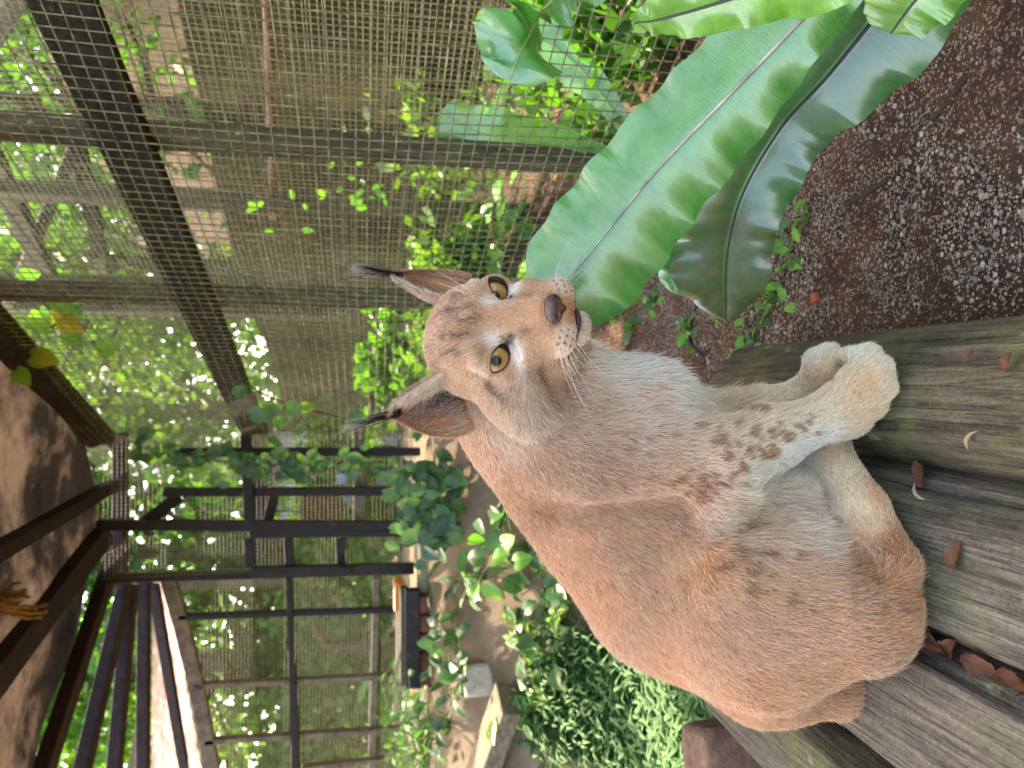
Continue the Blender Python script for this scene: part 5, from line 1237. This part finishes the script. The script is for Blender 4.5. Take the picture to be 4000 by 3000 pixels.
# ---- trees beyond
def foliage(name, c, rad, n, size, mat, parent, seed):
    r_ = np.random.default_rng(seed); c = np.asarray(c, float); rad = np.asarray(rad, float)
    nb = max(6, n // 90); bl = nrm(r_.normal(0, 1, (nb, 3))) * r_.random((nb, 1)) ** .4 * .8
    k = r_.integers(0, nb, n); p = (bl[k] + r_.normal(0, .17, (n, 3))) * rad + c
    d = nrm(r_.normal(0, 1, (n, 3)) + np.array([0, 0, -.5])); u = nrm(np.cross(d, r_.normal(0, 1, (n, 3)))); s = size * r_.uniform(.6, 1.4, (n, 1))
    V = np.stack([p, p + d * s * .5 + u * s * .28, p + d * s, p + d * s * .5 - u * s * .28], 1).reshape(-1, 3)
    return link_mesh(name, V, np.arange(4 * n).reshape(n, 4), mat, parent, smooth=False)
def tree_leaf_mat(name, a, b, t=.5):
    m = Mat(name, rough=.5, spec=.35); n = m.noise(m.coord('Object'), 1.3, 4); c = m.mix(n, a, b); m.color(c); m.translucent(m.mix(1.0, c, (1.35, 1.4, .55), 'MULTIPLY'), t); return m.m
TL = [tree_leaf_mat('tree_leaf_bright', lc(68, 108, 40), lc(100, 136, 54)), tree_leaf_mat('tree_leaf_mid', lc(52, 98, 36), lc(86, 132, 48)), tree_leaf_mat('tree_leaf_dark', lc(34, 72, 30), lc(60, 104, 42))]
M_bark = Mat('bark', rough=.95, spec=.1); M_bark.color(M_bark.ramp(M_bark.noise(M_bark.coord('Object', (6, 6, 1)), 4, 6), [(.3, lc(58, 46, 36)[:3]), (.7, lc(112, 92, 72)[:3])])); M_bark = M_bark.m
def tree(label, x, y, h, rad, n, size, k, seed, cz=None, cat='tree', name='tree'):
    r_ = np.random.default_rng(seed); base = np.array([x, y, float(hgt(x, y)) - .05]); root = empty(name, tuple(base)); tag(root, label, cat, 'trees and bushes beyond the enclosure')
    top = base + np.array([r_.normal(0, .2), r_.normal(0, .2), h * .75]); g = Geo(); V, F = tube_geo(spline([base, base + (top - base) * .5 + r_.normal(0, .1, 3), top], 8), list(np.linspace(.025 * h + .02, .01 * h + .008, 8)), 8); g.add(V, F)
    for q in range(7):
        s0 = base + (top - base) * r_.uniform(.35, .95); e = s0 + nrm(r_.normal(0, 1, 3) * np.array([1, 1, .4]) + np.array([0, 0, .4])) * rad[0] * .8; V, F = tube_geo([s0, (s0 + e) / 2 + r_.normal(0, .05, 3), e], [.008 * h, .005 * h, .002 * h], 5); g.add(V, F)
    g.build('trunk', M_bark, root); foliage('crown', base + np.array([0, 0, cz if cz else h * .68]), rad, n, size, TL[k], root, seed); return root
T_ = [('tall bright tree outside the mesh wall, nearest the fence', 3.4, 4.4, 4.6, (1.3, 1.3, 1.5), 1200, .13, 0), ('broad mid green tree behind the crossed braces', 2.2, 6.4, 5.0, (1.6, 1.4, 1.7), 1500, .14, 1), ('dark tree behind the pinkish shelter of braces', 4.6, 6.8, 6.0, (1.7, 1.6, 2.0), 2600, .15, 2),
      ('tree rising over the roof corner behind the vine', .9, 7.6, 4.8, (1.4, 1.2, 1.7), 2400, .13, 0), ('dark leafy tree behind the gate', -1.6, 7.4, 4.4, (1.3, 1.0, 1.6), 2600, .12, 2), ('tree with gaps of sky behind the side panel', -3.2, 8.4, 5.4, (1.5, 1.2, 1.7), 1500, .14, 1),
      ('bright tree far behind the side panel bars', -5.0, 9.5, 5.0, (1.9, 1.4, 2.0), 2400, .15, 0), ('mid green tree left of the shelter roof', -6.5, 7.5, 5.4, (1.8, 1.6, 2.0), 2400, .15, 1), ('tree beyond the pale building', -1.0, 13.0, 7.0, (2.4, 1.6, 2.4), 2600, .2, 1), ('tall tree far behind the mesh wall', 5.0, 11.0, 8.0, (2.6, 2.0, 2.8), 3000, .2, 0), ('far dark tree beyond the bright tree', 1.8, 13.0, 8.0, (2.6, 2.0, 2.8), 2600, .2, 2), ('far tree beyond the side panel', -4.8, 14.0, 8.0, (2.8, 2.0, 2.8), 2600, .22, 1)]
for k, (lab, x, y, h, r, n, sz, m_) in enumerate(T_): tree(lab, x, y, h, r, int(n * 1.35), sz, m_, 100 + k)
B_ = [('low bright bush behind the gate panes', -1.15, 5.6, .9, (.55, .4, .55), 1300, .09, 0), ('low bright bush behind the side panel bars', -1.9, 5.7, 1.0, (.6, .4, .6), 1500, .09, 0), ('broad bright bush at the far end of the side panel', -2.8, 5.8, 1.1, (.7, .4, .65), 1700, .09, 0), ('bush seen under the vine at the back wall', -.5, 5.2, .8, (.5, .35, .35), 900, .09, 0), ('shaded low bush outside under the broad fern', 1.05, 1.15, .42, (.32, .30, .22), 1100, .06, 2), ('leafy low bush outside along the mesh wall base', .82, 1.75, .42, (.3, .3, .2), 1000, .06, 1), ('bush outside the mesh wall past the screen', 1.6, 3.9, .9, (.6, .5, .5), 1300, .09, 0), ('bush left of the side panel', -3.9, 5.2, 1.2, (.8, .6, .7), 1600, .10, 1), ('mid height bush behind the deck', -2.3, 6.6, 1.9, (.9, .4, .8), 1900, .10, 1), ('shaded mid height bush behind the gate post', -1.3, 6.4, 1.9, (.7, .4, .8), 1700, .10, 2)]
for x_, y_, o_, lab_, k_ in ((1690, 1200, .35, 'low sunlit bush outside the mesh wall past the second post', 0), (1640, 1420, .45, 'low sunlit bush outside the mesh wall near the back corner', 1), (1600, 1560, .4, 'small dark bush outside at the very corner of the mesh wall', 1), (1750, 1050, .55, 'low bush between the fences behind the lynx ear', 1)):
    q_ = behind(x_, y_, o_); B_.append((lab_, float(q_[0]), float(q_[1]), .34, (.30, .30, .15), 800, .055, k_))
for k, (lab, x, y, h, r, n, sz, m_) in enumerate(B_): tree(lab, x, y, h, r, n, sz, m_, 200 + k, h * .55, 'bush', 'bush')
# a far wood closing the view: reads as one mass
r_ = np.random.default_rng(5); Vw, Fw = [], []
n_ = 40000; a = r_.uniform(-1.5, 1.5, n_); R = r_.uniform(17, 24, n_); h = r_.random(n_) ** 1.2 * 1.6 * (3.6 + 1.6 * np.sin(3 * a + 1) + np.sin(11 * a))
p = np.column_stack([R * np.sin(a), R * np.cos(a), h]); d = nrm(r_.normal(0, 1, (n_, 3))); u = nrm(np.cross(d, r_.normal(0, 1, (n_, 3)))); s = r_.uniform(.25, .5, (n_, 1))
Vw = np.stack([p, p + d * s * .5 + u * s * .3, p + d * s, p + d * s * .5 - u * s * .3], 1).reshape(-1, 3); Fw = np.arange(4 * n_).reshape(n_, 4)
tag(link_mesh('far_wood', Vw, Fw, TL[1], None, False), 'distant wood closing the view behind the enclosure', 'wood', kind='stuff')
